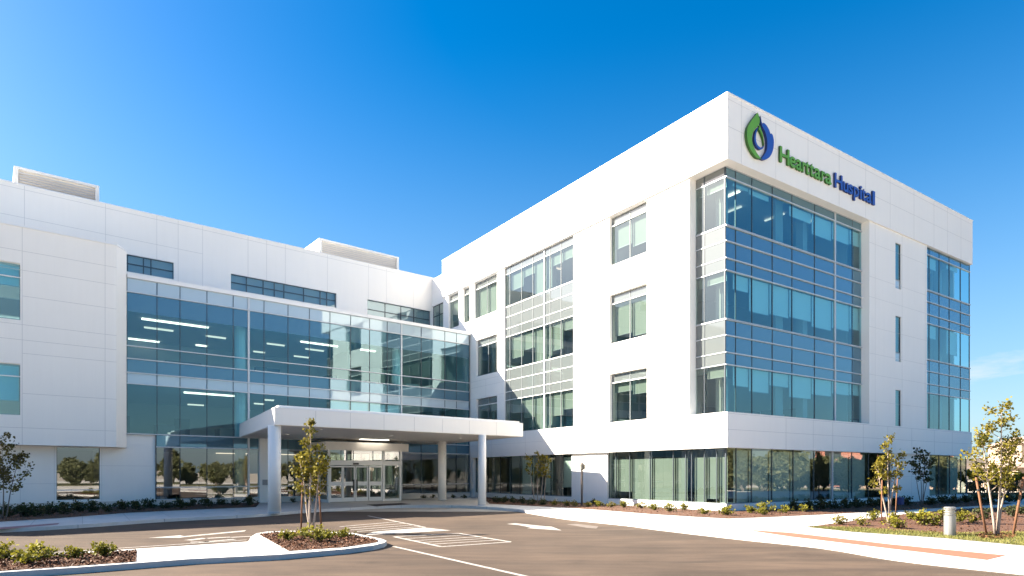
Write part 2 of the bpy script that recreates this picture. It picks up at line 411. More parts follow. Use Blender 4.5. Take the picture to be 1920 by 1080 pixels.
joints(side_b, lambda a, d, z: TS(a, d - .1, z), [(z, bandy[1], 25.2) for z in (8.0, 8.9, 9.4, 12.9, 13.8)], [(22.9, 7.95, 9.4), (22.9, 12.9, 14.3)], w=.015)
for (a0, a1, z0, z1), n, bl in [(o, 2, i) for i, o in enumerate(ops + ops2)]:
    ms = [a0, (a0 + a1) / 2, a1] if a1 - a0 > 2 else [a0, a1]
    full = bl % 4 == 1 or bl == 5
    bls = []
    for i in range(len(ms) - 1):
        hgt = {0: .55, 1: 1.9, 2: 1.35, 3: .2, 4: .3, 5: 2.2, 6: 1.6, 7: 1.4}.get(bl, .8) + (.25 if i == 0 else 0)
        if bl != 4: bls.append((i, z0 + 2.42 - min(hgt, 2.3), z0 + 2.42))
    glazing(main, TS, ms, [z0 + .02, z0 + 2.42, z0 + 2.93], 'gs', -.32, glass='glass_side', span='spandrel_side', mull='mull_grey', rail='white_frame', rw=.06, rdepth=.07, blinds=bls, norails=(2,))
# tall window band on the sunlit side
by = [bandy[0] - .0] + [RB.y(u, .2) for u in (1052, 1031.5, 1021, 999, 978, 956)] + [bandy[1]]
for k, s in enumerate(SILL):
    last = k == 2
    Z = rows(s, last); Z[-1] = min(Z[-1], FAS)
    bl = [(0, s + 1.75 - .5 * (k == 0), s + 2.45), (1, s + (.9, .6, 1.7)[k], s + 2.45), (2, s + .3, s + 2.45), (3, s, s + 2.45), (4, s + (1.0, 1.2, 1.8)[k], s + 2.45), (5, s + (1.5, .8, 1.2)[k], s + 2.45)]
    glazing(main, TS, by, Z, 'gs' if last else 'gsss', -.22, glass='glass_side', span='spandrel_side', mull='mull_grey', rail='white_frame', rw=.045, rdepth=.03, thick=(3,), blinds=bl, name='window_band')

# glazed corner
D6 = -.6
cx_ = [.6] + [RB.x(u, .6) for u in (1379, 1409.6, 1447.8, 1484.8, 1527, 1565, 1597.8)] + [RB.x(1628, .6)]
cy_ = [.6, RB.y(1321, .6), yA + .02]
BL = [[(1, 1.5), (2, 1.3), (3, 1.75), (4, 1.25), (5, 1.55), (6, 1.75), (7, 1.8)],
      [(1, 1.7), (2, .75), (3, .85), (4, .95), (5, .7), (6, .9), (7, 1.1)],
      [(4, 1.9), (5, 1.35), (6, 1.5), (7, 1.6), (1, 2.3), (2, 2.2)]]
for k, s in enumerate(SILL):
    last = k == 2
    Z = rows(s, last); Z[-1] = min(Z[-1], FAS)
    glazing(main, TF, cx_, Z, 'gs' if last else 'gsss', D6, thick=(6,), blinds=[(i, s + b, s + 2.45) for i, b in BL[k]], name='window_band')
    glazing(main, TS, cy_, Z, 'gs' if last else 'gsss', D6, glass='glass_side', span='spandrel_side', rdepth=.035, rw=.045, blinds=[(0, s + (1.9, 2.0, 2.05)[k], s + 2.45), (1, s + (2.2, 1.95, 2.1)[k], s + 2.45)], name='window_band')
# pier between the glazed corner and the right-hand glazing
px0, px1 = RB.x(1630, .1), RB.x(1738, .1)
sl = (RB.x(1679, .1), RB.x(1690, .1))
ops = [(sl[0], sl[1], s - (.6 if s > 5 else -.0), s + 2.35) for s in SILL]
mb = MB(); wall_grid(mb, TF, px0, px1, B1, FAS, ops, -.1, .62); pier = mb.build('wall', main)
joints(pier, lambda a, d, z: TF(a, d - .1, z), [(z, px0, px1) for z in (8.05, 9.35, 12.85, 14.1, 16.2, 6.4, 11.0)], [(px0 + .7, B1, FAS), (sl[1] + .1, B1, FAS), (px1 - .25, B1, FAS)], w=.012)
for s in SILL:
    z0 = s - (.6 if s > 5 else 0)
    Z = [z0, s, s + 2.35] if s > 5 else [s, s + 2.35]
    glazing(main, TF, list(sl), Z, 'pg' if s > 5 else 'g', -.2, rail='mull_grey', rw=.04, rdepth=.04, mw=.04)
rx_ = [px1 + .02] + [RB.x(u, .2) for u in (1742, 1760.6, 1779.6, 1800.6)] + [XE - .03]
for k, s in enumerate(SILL):
    last = k == 2
    Z = rows(s, last); Z[-1] = min(Z[-1], FAS)
    glazing(main, TF, rx_, Z, 'gs' if last else 'gsss', -.2, blinds=[(1, s + (2.4, 1.6, 1.7)[k], s + 2.45), (3, s + (2.4, .8, 2.2)[k], s + 2.45)], name='window_band')
# ground storey
gx = [.4] + [RB.x(u, .4) for u in (1380, 1409, 1447, 1487, 1525.5, 1560, 1597, 1628)] + [RB.x(1668, .4)]
gx2 = [RB.x(u, .4) for u in (1738.4, 1760, 1780.7, 1801.5)] + [XE - .06]
glazing(main, TF, gx, [.38, B0], 'g', -.4, glass='glass_ground', name='shop_window', thick=(6,), rail='mull_grey', rw=.05, rdepth=.05, norails=(1,), blinds=[(i, .42, 3.1) for i in (1, 2, 3, 4, 6, 7)])  # blinds added to lighten the panes, standing in for hazy reflections
glazing(main, TF, gx2, [.38, B0], 'g', -.4, glass='glass_ground', name='shop_window', rail='mull_grey', rw=.05, rdepth=.05, norails=(1,), blinds=[(i, .42, 3.1) for i in (0, 2)])  # blinds added here too, to give the glass its pale haze
gy = [.4] + [RB.y(u, .4) for u in (1344, 1321, 1297, 1286, 1262.5, 1219, 1181, 1155)] + [RB.y(1142, .4)]
gbl = [(0, .42, 2.75), (1, .62, 2.75), (2, .42, 2.75), (4, .42, 2.75), (5, .42, 2.75), (6, .42, 2.75), (7, .85, 2.75), (8, .5, 2.75)]
glazing(main, TS, gy, [.38, B0], 'g', -.4, glass='glass_side', name='shop_window', rail='mull_grey', rw=.05, rdepth=.05, norails=(1,), blinds=gbl)
gy2 = [RB.y(u, .4) for u in (1075, 1052, 1033, 1018, 998, 975, 958, 938, 915)] + [24.9]
glazing(main, TS, gy2, [.38, B0], 'g', -.4, glass='glass_ground', name='shop_window', rail='mull_grey', rw=.05, rdepth=.05, norails=(1,), blinds=[(0, 1.0, 3.0), (2, .6, 3.0), (4, .42, 3.0)])
mb = MB()
mb.box(gx[-1], gx2[0], .25, .7, 0, B0, 'wall'); wg = mb.build('ground_wall', main)
joints(wg, lambda a, d, z: TF(a, d - .25, z), [(1.7, gx[-1], gx2[0])], [((gx[-1] + gx2[0]) / 2, 0, B0)], w=.012)
mb = MB(); mb.box(.25, .7, gy[-1], gy2[0], 0, B0, 'wall'); mb.build('ground_wall', main)
mb = MB(); mb.box(.3, gx[-1], .3, .55, -.05, .36, 'wall'); mb.box(gx2[0], XE, .3, .55, -.05, .36, 'wall')
mb.box(.3, .55, .55, gy[-1], -.05, .36, 'wall'); mb.box(.3, .55, gy2[0], YE, -.05, .36, 'wall'); mb.build('plinth', main)
# rear and far sides
mb = MB(); mb.box(XE - .15, XE, 1.2, YE, 0, FAS, 'wall'); mb.box(.8, XE - .15, YE - .3, YE, 0, FAS, 'wall'); mb.box(.1, .7, 24.95, YE, 0, B0, 'wall'); mb.build('rear_wall', main)
# set-back link at the far end of the sunlit side
yl0, yl1 = YE, YE + 4.2
zt = 19.75
lw0, lw1 = YE + .15, YE + 2.45
mb = MB(); wall_grid(mb, TS, yl0 + .005, yl1, 0, zt, [(lw0, lw1, 14.0, 17.25)], -.25, .3); mb.box(.55, 8, yl0 + .01, yl1, 14, zt - .01, 'wall'); lk = mb.build('link_wall', main)
glazing(main, TS, [lw0, (lw0 + lw1) / 2, lw1], [14.0, 16.3, 17.25], 'gg', -.4, glass='glass_side', rail='mull', rw=.05, rdepth=.04)
# interiors: slabs, core, columns, ceiling lights
mb = MB()
for s in SILL: mb.box(.86, XE - .3, .86, YE - .4, s - 1.55, s - .12, 'in_ceil')
mb.box(.75, XE - .3, .75, YE - .4, -.05, .05, 'in_floor'); mb.build('floor_slab', main)
mb = MB()
for z0, z1 in ((.05, 3.42), (4.87, 8.2), (9.66, 12.93), (14.4, 17.5)):
    mb.box(6.5, XE - 1.0, 6.5, YE - 1.5, z0, z1, 'in_wall')
    mb.box(5.8, 6.49, 1.2 if z0 > 1 else 5.5, 1.35 if z0 > 1 else 5.65, z0, z1, 'in_wall')
    mb.box(14, 14.15, 1.6, 6.49, z0, z1, 'in_wall'); mb.box(22.5, 22.65, .9, 6.49, z0, z1, 'in_wall')
    for yy in (9.9, 20.6): mb.box(.9, 6.49, yy, yy + .12, z0, z1, 'in_wall')
    for x, y in ((1.5, 1.5), (8.5, 1.3), (19.5, 1.3), (26, 1.3), (1.4, 9.2), (1.4, 16), (1.4, 23.5)): mb.box(x - .22, x + .22, y - .22, y + .22, z0, z1, 'in_wall')
mb.build('interior_wall', main)
mb = MB()
for z0, z1 in ((.05, 3.2), (4.87, 6.4), (9.66, 10.9), (14.4, 15.7)):   # furniture seen through the panes
    rng = random.Random(int(z0))
    for t in range(16):
        x = rng.uniform(1.6, 27); w = rng.uniform(.5, 1.6); h = rng.uniform(.6, 1.15)
        mb.box(x, x + w, 2.5 + rng.random() * 2, 3.2 + rng.random() * 2.5, z0, z0 + h, rng.choice(['in_dark', 'in_floor', 'in_wall']))
    for t in range(12):
        y = rng.uniform(2, 26); w = rng.uniform(.5, 1.6); h = rng.uniform(.6, 1.15)
        mb.box(2.5 + rng.random(), 3.6 + rng.random() * 2, y, y + w, z0, z0 + h, rng.choice(['in_dark', 'in_floor', 'in_wall']))
mb.build('furniture', main)
for zc in (8.2, 12.93, 17.5):
    for x, y, lx, ly, mt in ((3.6, 2.6, .15, 1.3, 'lamp'), (5.4, 3.8, .15, 1.3, 'lamp_dim'), (8.4, 3.0, .15, 1.3, 'lamp_dim'), (10.8, 2.4, .15, 1.2, 'lamp_dim'), (3.0, 14.0, 1.2, .15, 'lamp'), (3.2, 18, 1.2, .15, 'lamp_dim'), (2.8, 22.6, 1.2, .15, 'lamp')):
        if zc > 17 or (x, y) in ((3.0, 14.0), (2.8, 22.6)):
            b = MB(); b.box(x - lx / 2, x + lx / 2, y - ly / 2, y + ly / 2, zc - .06, zc - .01, mt); b.build('ceiling_light', main)

# ------------------------------------------------------------------ sign on the parapet
sign = thing('wall_sign', 'raised green and blue hospital lettering with leaf drop emblem high on the white parapet', 'sign', (RB.o.x, RB.o.y, 0), RB.a)
def crv(pts, n=10):
    """closed Catmull-Rom outline; a point given as (x, y, 1) stays a sharp corner"""
    out = []; L = len(pts)
    for i in range(L):
        p0, p1, p2, p3 = pts[i - 1], pts[i], pts[(i + 1) % L], pts[(i + 2) % L]
        if len(p1) > 2: p0 = p1
        if len(p2) > 2: p3 = p2
        for t in range(n):
            s = t / n
            out.append(tuple(.5 * ((2 * p1[k]) + (-p0[k] + p2[k]) * s + (2 * p0[k] - 5 * p1[k] + 4 * p2[k] - p3[k]) * s * s + (-p0[k] + 3 * p1[k] - 3 * p2[k] + p3[k]) * s ** 3) for k in (0, 1)))
    return out
def emblem_piece(pix, face, side, d=.14, name='emblem_leaf'):
    pts = []
    for p in pix:
        u, v = 1380 + p[0] / 5.143, 190 + p[1] / 5.143
        x = RB.x(u, 0); q = (x, RB.z(v, x, 0))
        pts.append(q + ((1,) if len(p) > 2 else ()))
    o = crv(pts)
    cu = bpy.data.curves.new('outline', 'CURVE'); cu.dimensions = '2D'; cu.fill_mode = 'BOTH'; cu.extrude = d / 2
    sp = cu.splines.new('POLY'); sp.points.add(len(o) - 1); sp.use_cyclic_u = True
    for i, (x, z) in enumerate(o): sp.points[i].co = (x, z, 0, 1)
    return curve_to_mesh(cu, name, face, side, (0, -.03 - d / 2, 0), sign)
def curve_to_mesh(cu, name, face, side, loc, parent, sx=1.0):
    t = bpy.data.objects.new('tmp', cu); C.objects.link(t)
    bpy.context.view_layer.update()
    me = bpy.data.meshes.new_from_object(t.evaluated_get(bpy.context.evaluated_depsgraph_get()))
    bpy.data.objects.remove(t); bpy.data.curves.remove(cu)
    me.name = name; me.materials.clear(); me.materials.append(M[face]); me.materials.append(M[side])
    me.transform(Matrix.Rotation(R_(90), 4, 'X'))
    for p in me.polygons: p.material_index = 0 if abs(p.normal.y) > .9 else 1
    o = bpy.data.objects.new(name, me); C.objects.link(o); o.parent = parent; o.location = loc; o.scale = (sx, 1, 1)
    return o
emblem_piece([(182, 122, 1), (198, 175), (200, 222), (178, 258), (148, 290), (128, 350), (136, 430), (172, 508), (216, 566, 1), (165, 550), (110, 470), (82, 380), (80, 290), (112, 215)], 'green', 'dkgreen')
emblem_piece([(208, 155, 1), (214, 200), (222, 245), (250, 300), (270, 370), (274, 440), (262, 500), (216, 566, 1), (252, 576), (300, 545), (330, 480), (338, 400), (328, 345), (314, 322, 1), (306, 330, 1), (290, 285), (262, 240), (238, 220, 1), (226, 240, 1), (218, 200)], 'blue', 'navy')
emblem_piece([(190, 262, 1), (165, 300), (152, 365), (160, 420), (190, 466), (216, 476), (238, 462), (246, 436, 1), (228, 456), (208, 456), (180, 425), (168, 375), (172, 320)], 'blue', 'navy', .12)
emblem_piece([(196, 285, 1), (210, 300), (236, 370), (246, 436, 1), (244, 400), (234, 330), (204, 240, 1)], 'green', 'dkgreen', .12)
chars = [('H', 405, 496, 'green'), ('e', 500, 556, 'green'), ('a', 560, 616, 'green'), ('r', 622, 654, 'green'), ('t', 653, 690, 'green'), ('t', 694, 733, 'green'), ('a', 738, 797, 'green'), ('r', 806, 840, 'green'), ('a', 842, 903, 'green'),
         ('H', 934, 1008, 'blue'), ('u', 1016, 1064, 'blue'), ('s', 1070, 1108, 'blue'), ('p', 1116, 1168, 'blue'), ('i', 1177, 1196, 'blue'), ('t', 1199, 1232, 'blue'), ('a', 1236, 1288, 'blue'), ('l', 1298, 1321, 'blue')]
for ch, a, b, c in chars:
    x0, x1 = RB.x(1380 + a / 5.143, 0), RB.x(1380 + b / 5.143, 0)
    cu = bpy.data.curves.new('glyph', 'FONT'); cu.body = ch; cu.size = 1.16; cu.extrude = .05; cu.offset = .020
    o = curve_to_mesh(cu, 'letter', c, 'dkgreen' if c == 'green' else 'navy', (0, 0, 0), sign)
    xs = [v.co.x for v in o.data.vertices]; w = max(xs) - min(xs)
    o.data.transform(Matrix.Translation((-min(xs), 0, 0))); o.scale = ((x1 - x0) / w, 1, 1)
    o.location = (x0, -.08, 18.47)

# ------------------------------------------------------------------ wing (left)
wing = thing('hospital_building', 'long white wing with blue curtain wall behind the entrance canopy, at the left', 'building', (J.x, J.y, 0), WG.a)
TW = lambda a, d, z: (a, -d, z)
WL = WG.x(238, 0); FAR = -46
us = [238, 294.4, 337.5, 388, 437.2, 466, 495, 540, 580, 618.6, 657.5, 693, 726, 752.5, 789.7, 834, 855.7]
wa = [WG.x(u, 0) for u in us] + [-.03]
th = (5, 13)
Zt = [7.15, 7.8, 8.61, 9.35, 11.37, 12.5, 13.32]
glazing(wing, TW, wa, [8.61, 9.35, 11.37, 12.5, 13.32], 'ggsp', 0, thick=th, name='curtain_wall', rail='alu', norails=(2,), rw=.06, rdepth=.1)
glazing(wing, TW, wa, [4.23, 7.15, 7.8, 8.61], 'gps', 0.0, thick=th, name='curtain_wall', rail='alu', rw=.06, rdepth=.1, norails=(3,),
        blinds=[(i, 4.9, 7.05) for i in (9, 10, 11, 12)])
g0 = WG.x(293, 0); ig = us.index(294.4)
wg_ = [g0] + wa[2:]
glazing(wing, TW, wg_, [.34, 1.07, 3.49, 4.23], 'ggs', 0.0, glass='glass_ground', thick=tuple(t - 1 for t in th), name='curtain_wall', rail='alu', rw=.06, rdepth=.1, norails=(3,))
mb = MB(); mb.box(WL, .6, -.14, .5, 13.32, 13.54, 'coping'); mb.build('coping', wing)
mb = MB(); mb.box(WL, 1.5, .5, 7.2, 12.7, 13.3, 'coping'); mb.build('roof', wing)
mb = MB(); mb.box(g0, .3, -.06, .3, -.05, .31, 'plinth'); mb.build('plinth', wing)
# ground wall below and beside the bay
gwx = (WG.x(106, .1), WG.x(187, .1))
mb = MB(); wall_grid(mb, TW, FAR, WL, .3, 3.6, [(gwx[0], gwx[1], .42, 3.38)], -.1, .35); wall_grid(mb, TW, WL, g0 - .03, .3, 4.2, [], -.1, .35)
mb.box(FAR, g0 - .03, .14, .5, -.05, .3, 'plinth'); gwall = mb.build('ground_wall', wing)
joints(gwall, lambda a, d, z: TW(a, d - .1, z), [(1.35, FAR, gwx[0]), (2.35, gwx[1], g0 - .03)], [(WG.x(38, .1), .3, 3.5), (gwx[0] - .1, .3, 3.5), (gwx[1] + .1, .3, 3.5)], w=.014)
glazing(wing, TW, [gwx[0], gwx[1]], [.42, .98, 3.38], 'gg', -.16, glass='glass_ground', rail='white_frame', rw=.05, rdepth=.05, mw=.05)
mb = MB(); wall_grid(mb, TW, WG.x(487, -.2), WG.x(505, -.2), 0, 4.2, [], .2, .5); pr = mb.build('pier', wing)
# projecting bay
BY, BX = -.84, -25.03
bz0, bz1 = 3.4, 14.78
TB = lambda a, d, z: (a, BY - d, z)
bx0 = WG.x(38, BY); bl0 = WG.x(-75, BY)
ops = [(bl0, bx0, WG.z(600.5, bx0, BY), WG.z(494, bx0, BY)), (bl0, bx0, WG.z(779, bx0, BY), WG.z(682.5, bx0, BY))]
mb = MB(); wall_grid(mb, TB, FAR, BX, bz0, bz1, ops, 0, .4)
mb.face([(BX, BY, bz0), (WL - .02, -.02, bz0), (WL - .02, -.02, bz1), (BX, BY, bz1)], 'wall')
mb.face([(FAR, BY, bz0), (BX, BY, bz0), (WL - .02, -.02, bz0), (WL - .02, .3, bz0), (FAR, .3, bz0)], 'soffit')
mb.face([(FAR, BY, bz1), (BX, BY, bz1), (WL - .02, -.02, bz1), (WL - .02, 7.2, bz1), (FAR, 7.2, bz1)], 'wall')
mb.face([(WL - .02, -.02, bz0), (WL - .02, 7.2, bz0), (WL - .02, 7.2, bz1), (WL - .02, -.02, bz1)], 'wall')
bay = mb.build('bay', wing)
mb = MB()
mb.prism([(FAR, BY - .05), (BX + .02, BY - .05), (WL - .02, -.05), (WL - .02, .3), (FAR, .3)], bz1 + .002, bz1 + .1, 'coping'); mb.build('coping', bay)
jz = [4.3, 5.6, 7.6, 8.75, 9.55, 10.7, 12.6, 13.75]
joints(bay, TB, [(z, FAR, BX) for z in (4.3, 8.9, 9.7, 12.55, 13.55)] + [(z, bx0 + .1, BX) for z in (8.2, 11.2, 6.1)], [(bx0 + .08, bz0, bz1), (WG.x(197, BY), bz0, bz1), (bx0 - 7, bz0, bz1)], w=.02)
for o in ops:
    h = o[3] - o[2]
    glazing(bay, TB, [o[0], o[1]], [o[2], o[2] + h * .76, o[3]], 'gg', -.18, rail='white_frame', rw=.06, rdepth=.06, blinds=[(0, o[2] + h * (.3 if o[2] < 8 else .62), o[3] - .1)])
# the window is a sub-part of the bay here, so its panes sit in its own frame mesh level
# upper storey set back behind the curtain wall roof
UY = 7.2
UX1 = WG.loc(RB.w(.25, YE + 2.6))[0] + .6
TU = lambda a, d, z: (a, UY - d, z)
def uz(u, v): x = WG.x(u, UY); return WG.z(v, x, UY)
top = 19.87
wn = [(WG.x(150, UY), WG.x(326, UY), uz(326, 526), uz(326, 492.6)), (WG.x(433, UY), WG.x(631, UY), uz(631, 577), uz(631, 550)), (WG.x(689, UY), UX1 - .75, uz(760, 604), uz(689, 560.6))]
wz0, wz1 = wn[1][2], wn[1][3]
wn = [(a, b, wz0, wz1) for a, b, _, _ in wn]
wn[2] = (wn[2][0], wn[2][1], wz0 - .4, wz1)
mb = MB(); wall_grid(mb, TU, FAR, UX1, 12.75, top, wn, 0, .3); mb.box(FAR, UX1 + 4, UY + .35, UY + 14, 12.75, top - .3, 'in_wall'); up = mb.build('upper_wall', wing)
mb = MB(); mb.box(FAR, UX1, UY - .04, UY + .4, top, top + .08, 'coping'); mb.build('coping', up)
joints(up, TU, [(top - 2.0, FAR, WG.x(380, UY)), (top - .25, FAR, UX1)], [(WG.x(u, UY), (wz1 if 239 < u < 326 or 433 < u < 631 or u > 689 else 13), top) for u in (46, 198, 294, 334, 380, 465, 500, 535, 614, 691, 725, 775)], w=.022)
for (a, b, z0, z1), ms in zip(wn, ([240, 284, 270], [433, 463.6, 495, 516, 534, 571, 602, 614.4], [689, 724, 753.8, 778])):
    A = sorted([a] + [WG.x(u, UY) for u in ms if a + .1 < WG.x(u, UY) < b - .1] + [b])
    zm = (z0 + z1) / 2
    glazing(wing, TU, A, [z0, zm, z1], 'gg', -.2, glass='glass_upper', rail='mull', mull='mull', rw=.06, rdepth=.04, mw=.06, blinds=[(i, z0 + .05, z1 - .05) for i in range(len(A) - 1)])
# interiors
mb = MB()
mb.box(WL, 0, .12, 13, 7.3, 8.5, 'in_ceil'); mb.box(FAR, 0, .5, 13, 3.6, 4.15, 'in_ceil'); mb.box(FAR, 0, .3, 13, -.05, .05, 'in_floor'); mb.box(WL, 0, .5, 13, 12.05, 12.6, 'in_ceil'); mb.build('floor_slab', wing)
mb = MB(); mb.box(FAR, 0, 13, 13.1, 0, 12.6, 'in_wall'); mb.box(WL - .3, WL, .3, 13, 0, 12.6, 'in_wall')
for u in (452, 745):
    x = WG.x(u, .9)
    for z0, z1 in ((.05, 3.55), (4.2, 7.3), (8.55, 12.05)): mb.tube([(x, 1.1, z0), (x, 1.1, z1)], .33, 'wall', 14)
x = WG.x(700, 2); mb.box(x, x + .15, 6.5, 13, 4.2, 12.05, 'in_wall'); mb.box(-6, -5.9, 2.8, 13, 0, 3.6, 'in_wall'); mb.box(-.08, .0, .4, 13, 0, 12.6, 'in_wall')
mb.build('interior_wall', wing)
mb = MB(); rng = random.Random(5)
for z0, z1 in ((.05, 3.0), (4.15, 5.6), (8.5, 9.9)):
    for t in range(16):
        x = rng.uniform(WL + .5, -3); w = rng.uniform(.7, 2.2); h = rng.uniform(.7, 1.1)
        mb.box(x, x + w, 3 + rng.random() * 2, 5 + rng.random() * 2, z0, z0 + h, rng.choice(['in_dark', 'in_floor', 'in_wall']))
    for t in range(5):
        x = rng.uniform(WL + .5, -3); mb.box(x, x + rng.uniform(.9, 1.2), 12.9, 12.99, z0, z0 + 2.1, 'in_dark')
mb.build('furniture', wing)
def strip(u, v, zc, wid, mt):
    Y = (zc - EYE) * F_ / (HV - v); X = (u - CX) / F_ * Y
    x, y = WG.loc((X, Y))
    if not (.3 < y < 12.7): y = min(max(y, .5), 12.5)
    L = wid * Y / F_ * 1.15
    b = MB(); b.box(x - L / 2, x + L / 2, y - .07, y + .07, zc - .06, zc + .04, mt); b.build('ceiling_light', wing)
for u, v, w, mt in ((330, 606, 98, 'lamp'), (270, 638, 44, 'lamp'), (298, 617, 42, 'lamp_dim'), (405, 632, 30, 'lamp_dim'), (378, 648, 17, 'lamp'), (517, 646, 28, 'lamp_dim'), (599, 645, 62, 'lamp'), (590, 656, 30, 'lamp_dim'), (565, 669, 24, 'lamp_dim'), (646, 668, 20, 'lamp_dim'), (607, 684, 24, 'lamp_dim'), (486, 660, 18, 'lamp_dim'), (690, 657, 26, 'lamp')):
    strip(u, v, 12.0, w, mt)
for u, v, w, mt in ((393, 739, 76, 'lamp'), (367, 759, 24, 'lamp_dim'), (505, 750, 14, 'lamp_dim'), (486, 757, 16, 'lamp_dim')): strip(u, v, 7.26, w, mt)
for u, v, w in ((340, 858, 40), (390, 860, 36), (450, 858, 26)): strip(u, v, 3.58, w, 'lamp_dim')

# plaque on the pier
x0, x1 = WG.x(492, -.2), WG.x(501.5, -.2)
pl = thing('wall_plaque', 'small grey plaque on the white pier behind the front left canopy column', 'plaque', (J.x, J.y, 0), WG.a)
mb = MB(); mb.box(x0, x1, -.25, -.203, 1.15, 1.5, 'plaque'); mb.build('plate', pl)
mb = MB()
for i in range(5): mb.box(x0 + .03, x1 - .03, -.256, -.25, 1.19 + i * .06, 1.215 + i * .06, 'mull_grey')
mb.build('slat', pl)

# rooftop equipment screens
def louvre(name, label, u0, u1, vt, yloc, depth, zb):
    x0, x1 = WG.x(u0, yloc), WG.x(u1, yloc); zt = WG.z(vt, x0, yloc)
    t = thing(name, label, 'equipment screen', (*WG.w(x0, yloc), zb), WG.a)
    w = x1 - x0; h = zt - zb
    mb = MB(); mb.box(0, .22, 0, .25, 0, h, 'wall'); mb.box(w - .22, w, 0, .25, 0, h, 'wall'); mb.box(.22, w - .22, 0, .25, h - .16, h, 'wall'); mb.box(0, w, .25, depth, 0, h, 'wall'); mb.build('frame', t)
    mb = MB(); n = int((h - .2) / .17)
    for i in range(n):
        z = .05 + i * .17
        mb.hexa([(.22, .03, z), (w - .22, .03, z), (w - .22, .2, z + .1), (.22, .2, z + .1)], [(.22, .03, z + .03), (w - .22, .03, z + .03), (w - .22, .2, z + .13), (.22, .2, z + .13)], 'louvre')
    mb.build('louvre_blade', t)
louvre('louvre_screen', 'white rooftop louvre screen at far left, with grey horizontal blades', 26, 186, 310, UY + 1.5, 4.5, 19.6)
louvre('louvre_screen', 'white rooftop plant screen near the middle, half hidden behind the wing parapet', 599, 748, 446, UY + 3.0, 9, 19.6)

# ------------------------------------------------------------------ entrance canopy
A_ = Vector((-11.27, 30.25)); dF = WG.ex; B_ = A_ + dF * 15.45
e = Vector((-.507, .862)); C_ = A_ + e * 12.15; D_ = B_ + e * 12.3
cz0, cz1 = 4.18, 5.02
can = thing('entrance_canopy', 'flat white entrance canopy on round columns over the drop off lane', 'canopy', (A_.x, A_.y, 0), WG.a)
rot = lambda p: ((p - A_).dot(WG.ex), (p - A_).dot(WG.ey))
pA, pB, pC, pD = rot(A_), rot(B_), rot(C_), rot(D_)
mb = MB(); mb.prism([pA, pB, pD, pC], cz0 + .05, cz1, 'wall'); cslab = mb.build('canopy_slab', can)
def inset(poly, k):
    c = Vector((sum(p[0] for p in poly) / 4, sum(p[1] for p in poly) / 4))
    return [tuple(c + (Vector(p) - c) * k) for p in poly]
mb = MB(); mb.prism(inset([pA, pB, pD, pC], .988), cz0 + .03, cz0 + .055, 'soffit'); mb.build('soffit', can)
mb = MB(); mb.prism(inset([pA, pB, pD, pC], 1.001), cz1 + .002, cz1 + .05, 'coping'); mb.prism(inset([pA, pB, pD, pC], .975), cz1 + .05, cz1 + .16, 'coping'); mb.build('coping', can)
mb = MB()
for u in (592, 657, 720, 777, 830, 880, 931):
    x = WG.x(u, WG.loc(A_)[1]) - WG.loc(A_)[0]
    mb.box(x - .01, x + .01, -.004, .01, cz0 + .06, cz1 - .01, 'joint')
mb.build('panel_joint', cslab)
def lxy(p): q = rot(Vector(p)); return q
for k, (u, v, r) in enumerate(((514.5, 962, .30), (904, 947.5, .24), (829, 937.5, .3))):
    X, Y = gp(u, v); x, y = lxy((X, Y))
    mb = MB(); mb.tube([(x, y, -.02), (x, y, cz0 + .04)], r, 'wall', 28); 
    o = mb.build('column', can, True)
    mb = MB(); mb.tube([(x, y, 0), (x, y, .05)], r + .025, 'joint', 28); mb.build('base_collar', o)
    if k == 2:
        mb = MB(); mb.tube([(x + .27, y - .15, 1.1), (x + .27, y - .15, 1.45)], .07, 'black', 10); mb.build('door_intercom', o)
def soff(u, v, dx, dy, mt, name):
    Y = (cz0 - EYE) * F_ / (HV - v); X = (u - CX) / F_ * Y; x, y = lxy((X, Y))
    b = MB()
    if dx > .4: b.box(x - dx / 2, x + dx / 2, y - dy / 2, y + dy / 2, cz0 + .0, cz0 + .033, mt)
    else: b.tube([(x, y, cz0 + .005), (x, y, cz0 + .033)], dx, mt, 14)
    b.build(name, can)
soff(702, 825, 2.0, .45, 'lamp_warm', 'strip_light')
for u, v in ((537, 815), (600, 806), (645, 824), (733, 817), (765, 828), (811, 831), (862, 822)): soff(u, v, .13, .13, 'white_frame', 'downlight')

# ------------------------------------------------------------------ glazed vestibule with sliding doors
vy = -3.1
ves = thing('entrance_vestibule', 'glazed entrance vestibule with white framed sliding doors under the canopy', 'entrance', (J.x, J.y, 0), WG.a)
vx = lambda u: WG.x(u, vy)
VX0, VX1 = vx(615.5), vx(754)
mb = MB(); mb.box(VX0 - .25, VX1 + .45, vy - .12, -.12, 3.45, 4.0, 'soffit')
mb.box(VX0, VX1, vy, vy + .15, 2.46, 2.78, 'white_frame')
for u, w in ((617, .13), (719.5, .16), (751, .13)): mb.box(vx(u) - w / 2, vx(u) + w / 2, vy - .02, vy + .17, 0, 3.45, 'white_frame')
for yy in (vy + 1.5, -.2): mb.box(VX0, VX0 + .1, yy, yy + .1, 0, 3.45, 'white_frame')
mb.box(VX0, VX0 + .08, vy + .17, -.12, 2.55, 2.7, 'white_frame'); mb.box(VX0, VX0 + .08, vy + .17, -.12, 0, .2, 'white_frame')
mb.box(vx(723), vx(749), vy + .02, vy + .13, .0, .16, 'white_frame')
mb.build('frame', ves)
mb = MB()
mb.face([(vx(617), vy + .06, 2.78), (VX1, vy + .06, 2.78), (VX1, vy + .06, 3.45), (vx(617), vy + .06, 3.45)], 'glass_ground')
mb.face([(vx(722), vy + .06, .16), (vx(750), vy + .06, .16), (vx(750), vy + .06, 2.46), (vx(722), vy + .06, 2.46)], 'glass_ground')
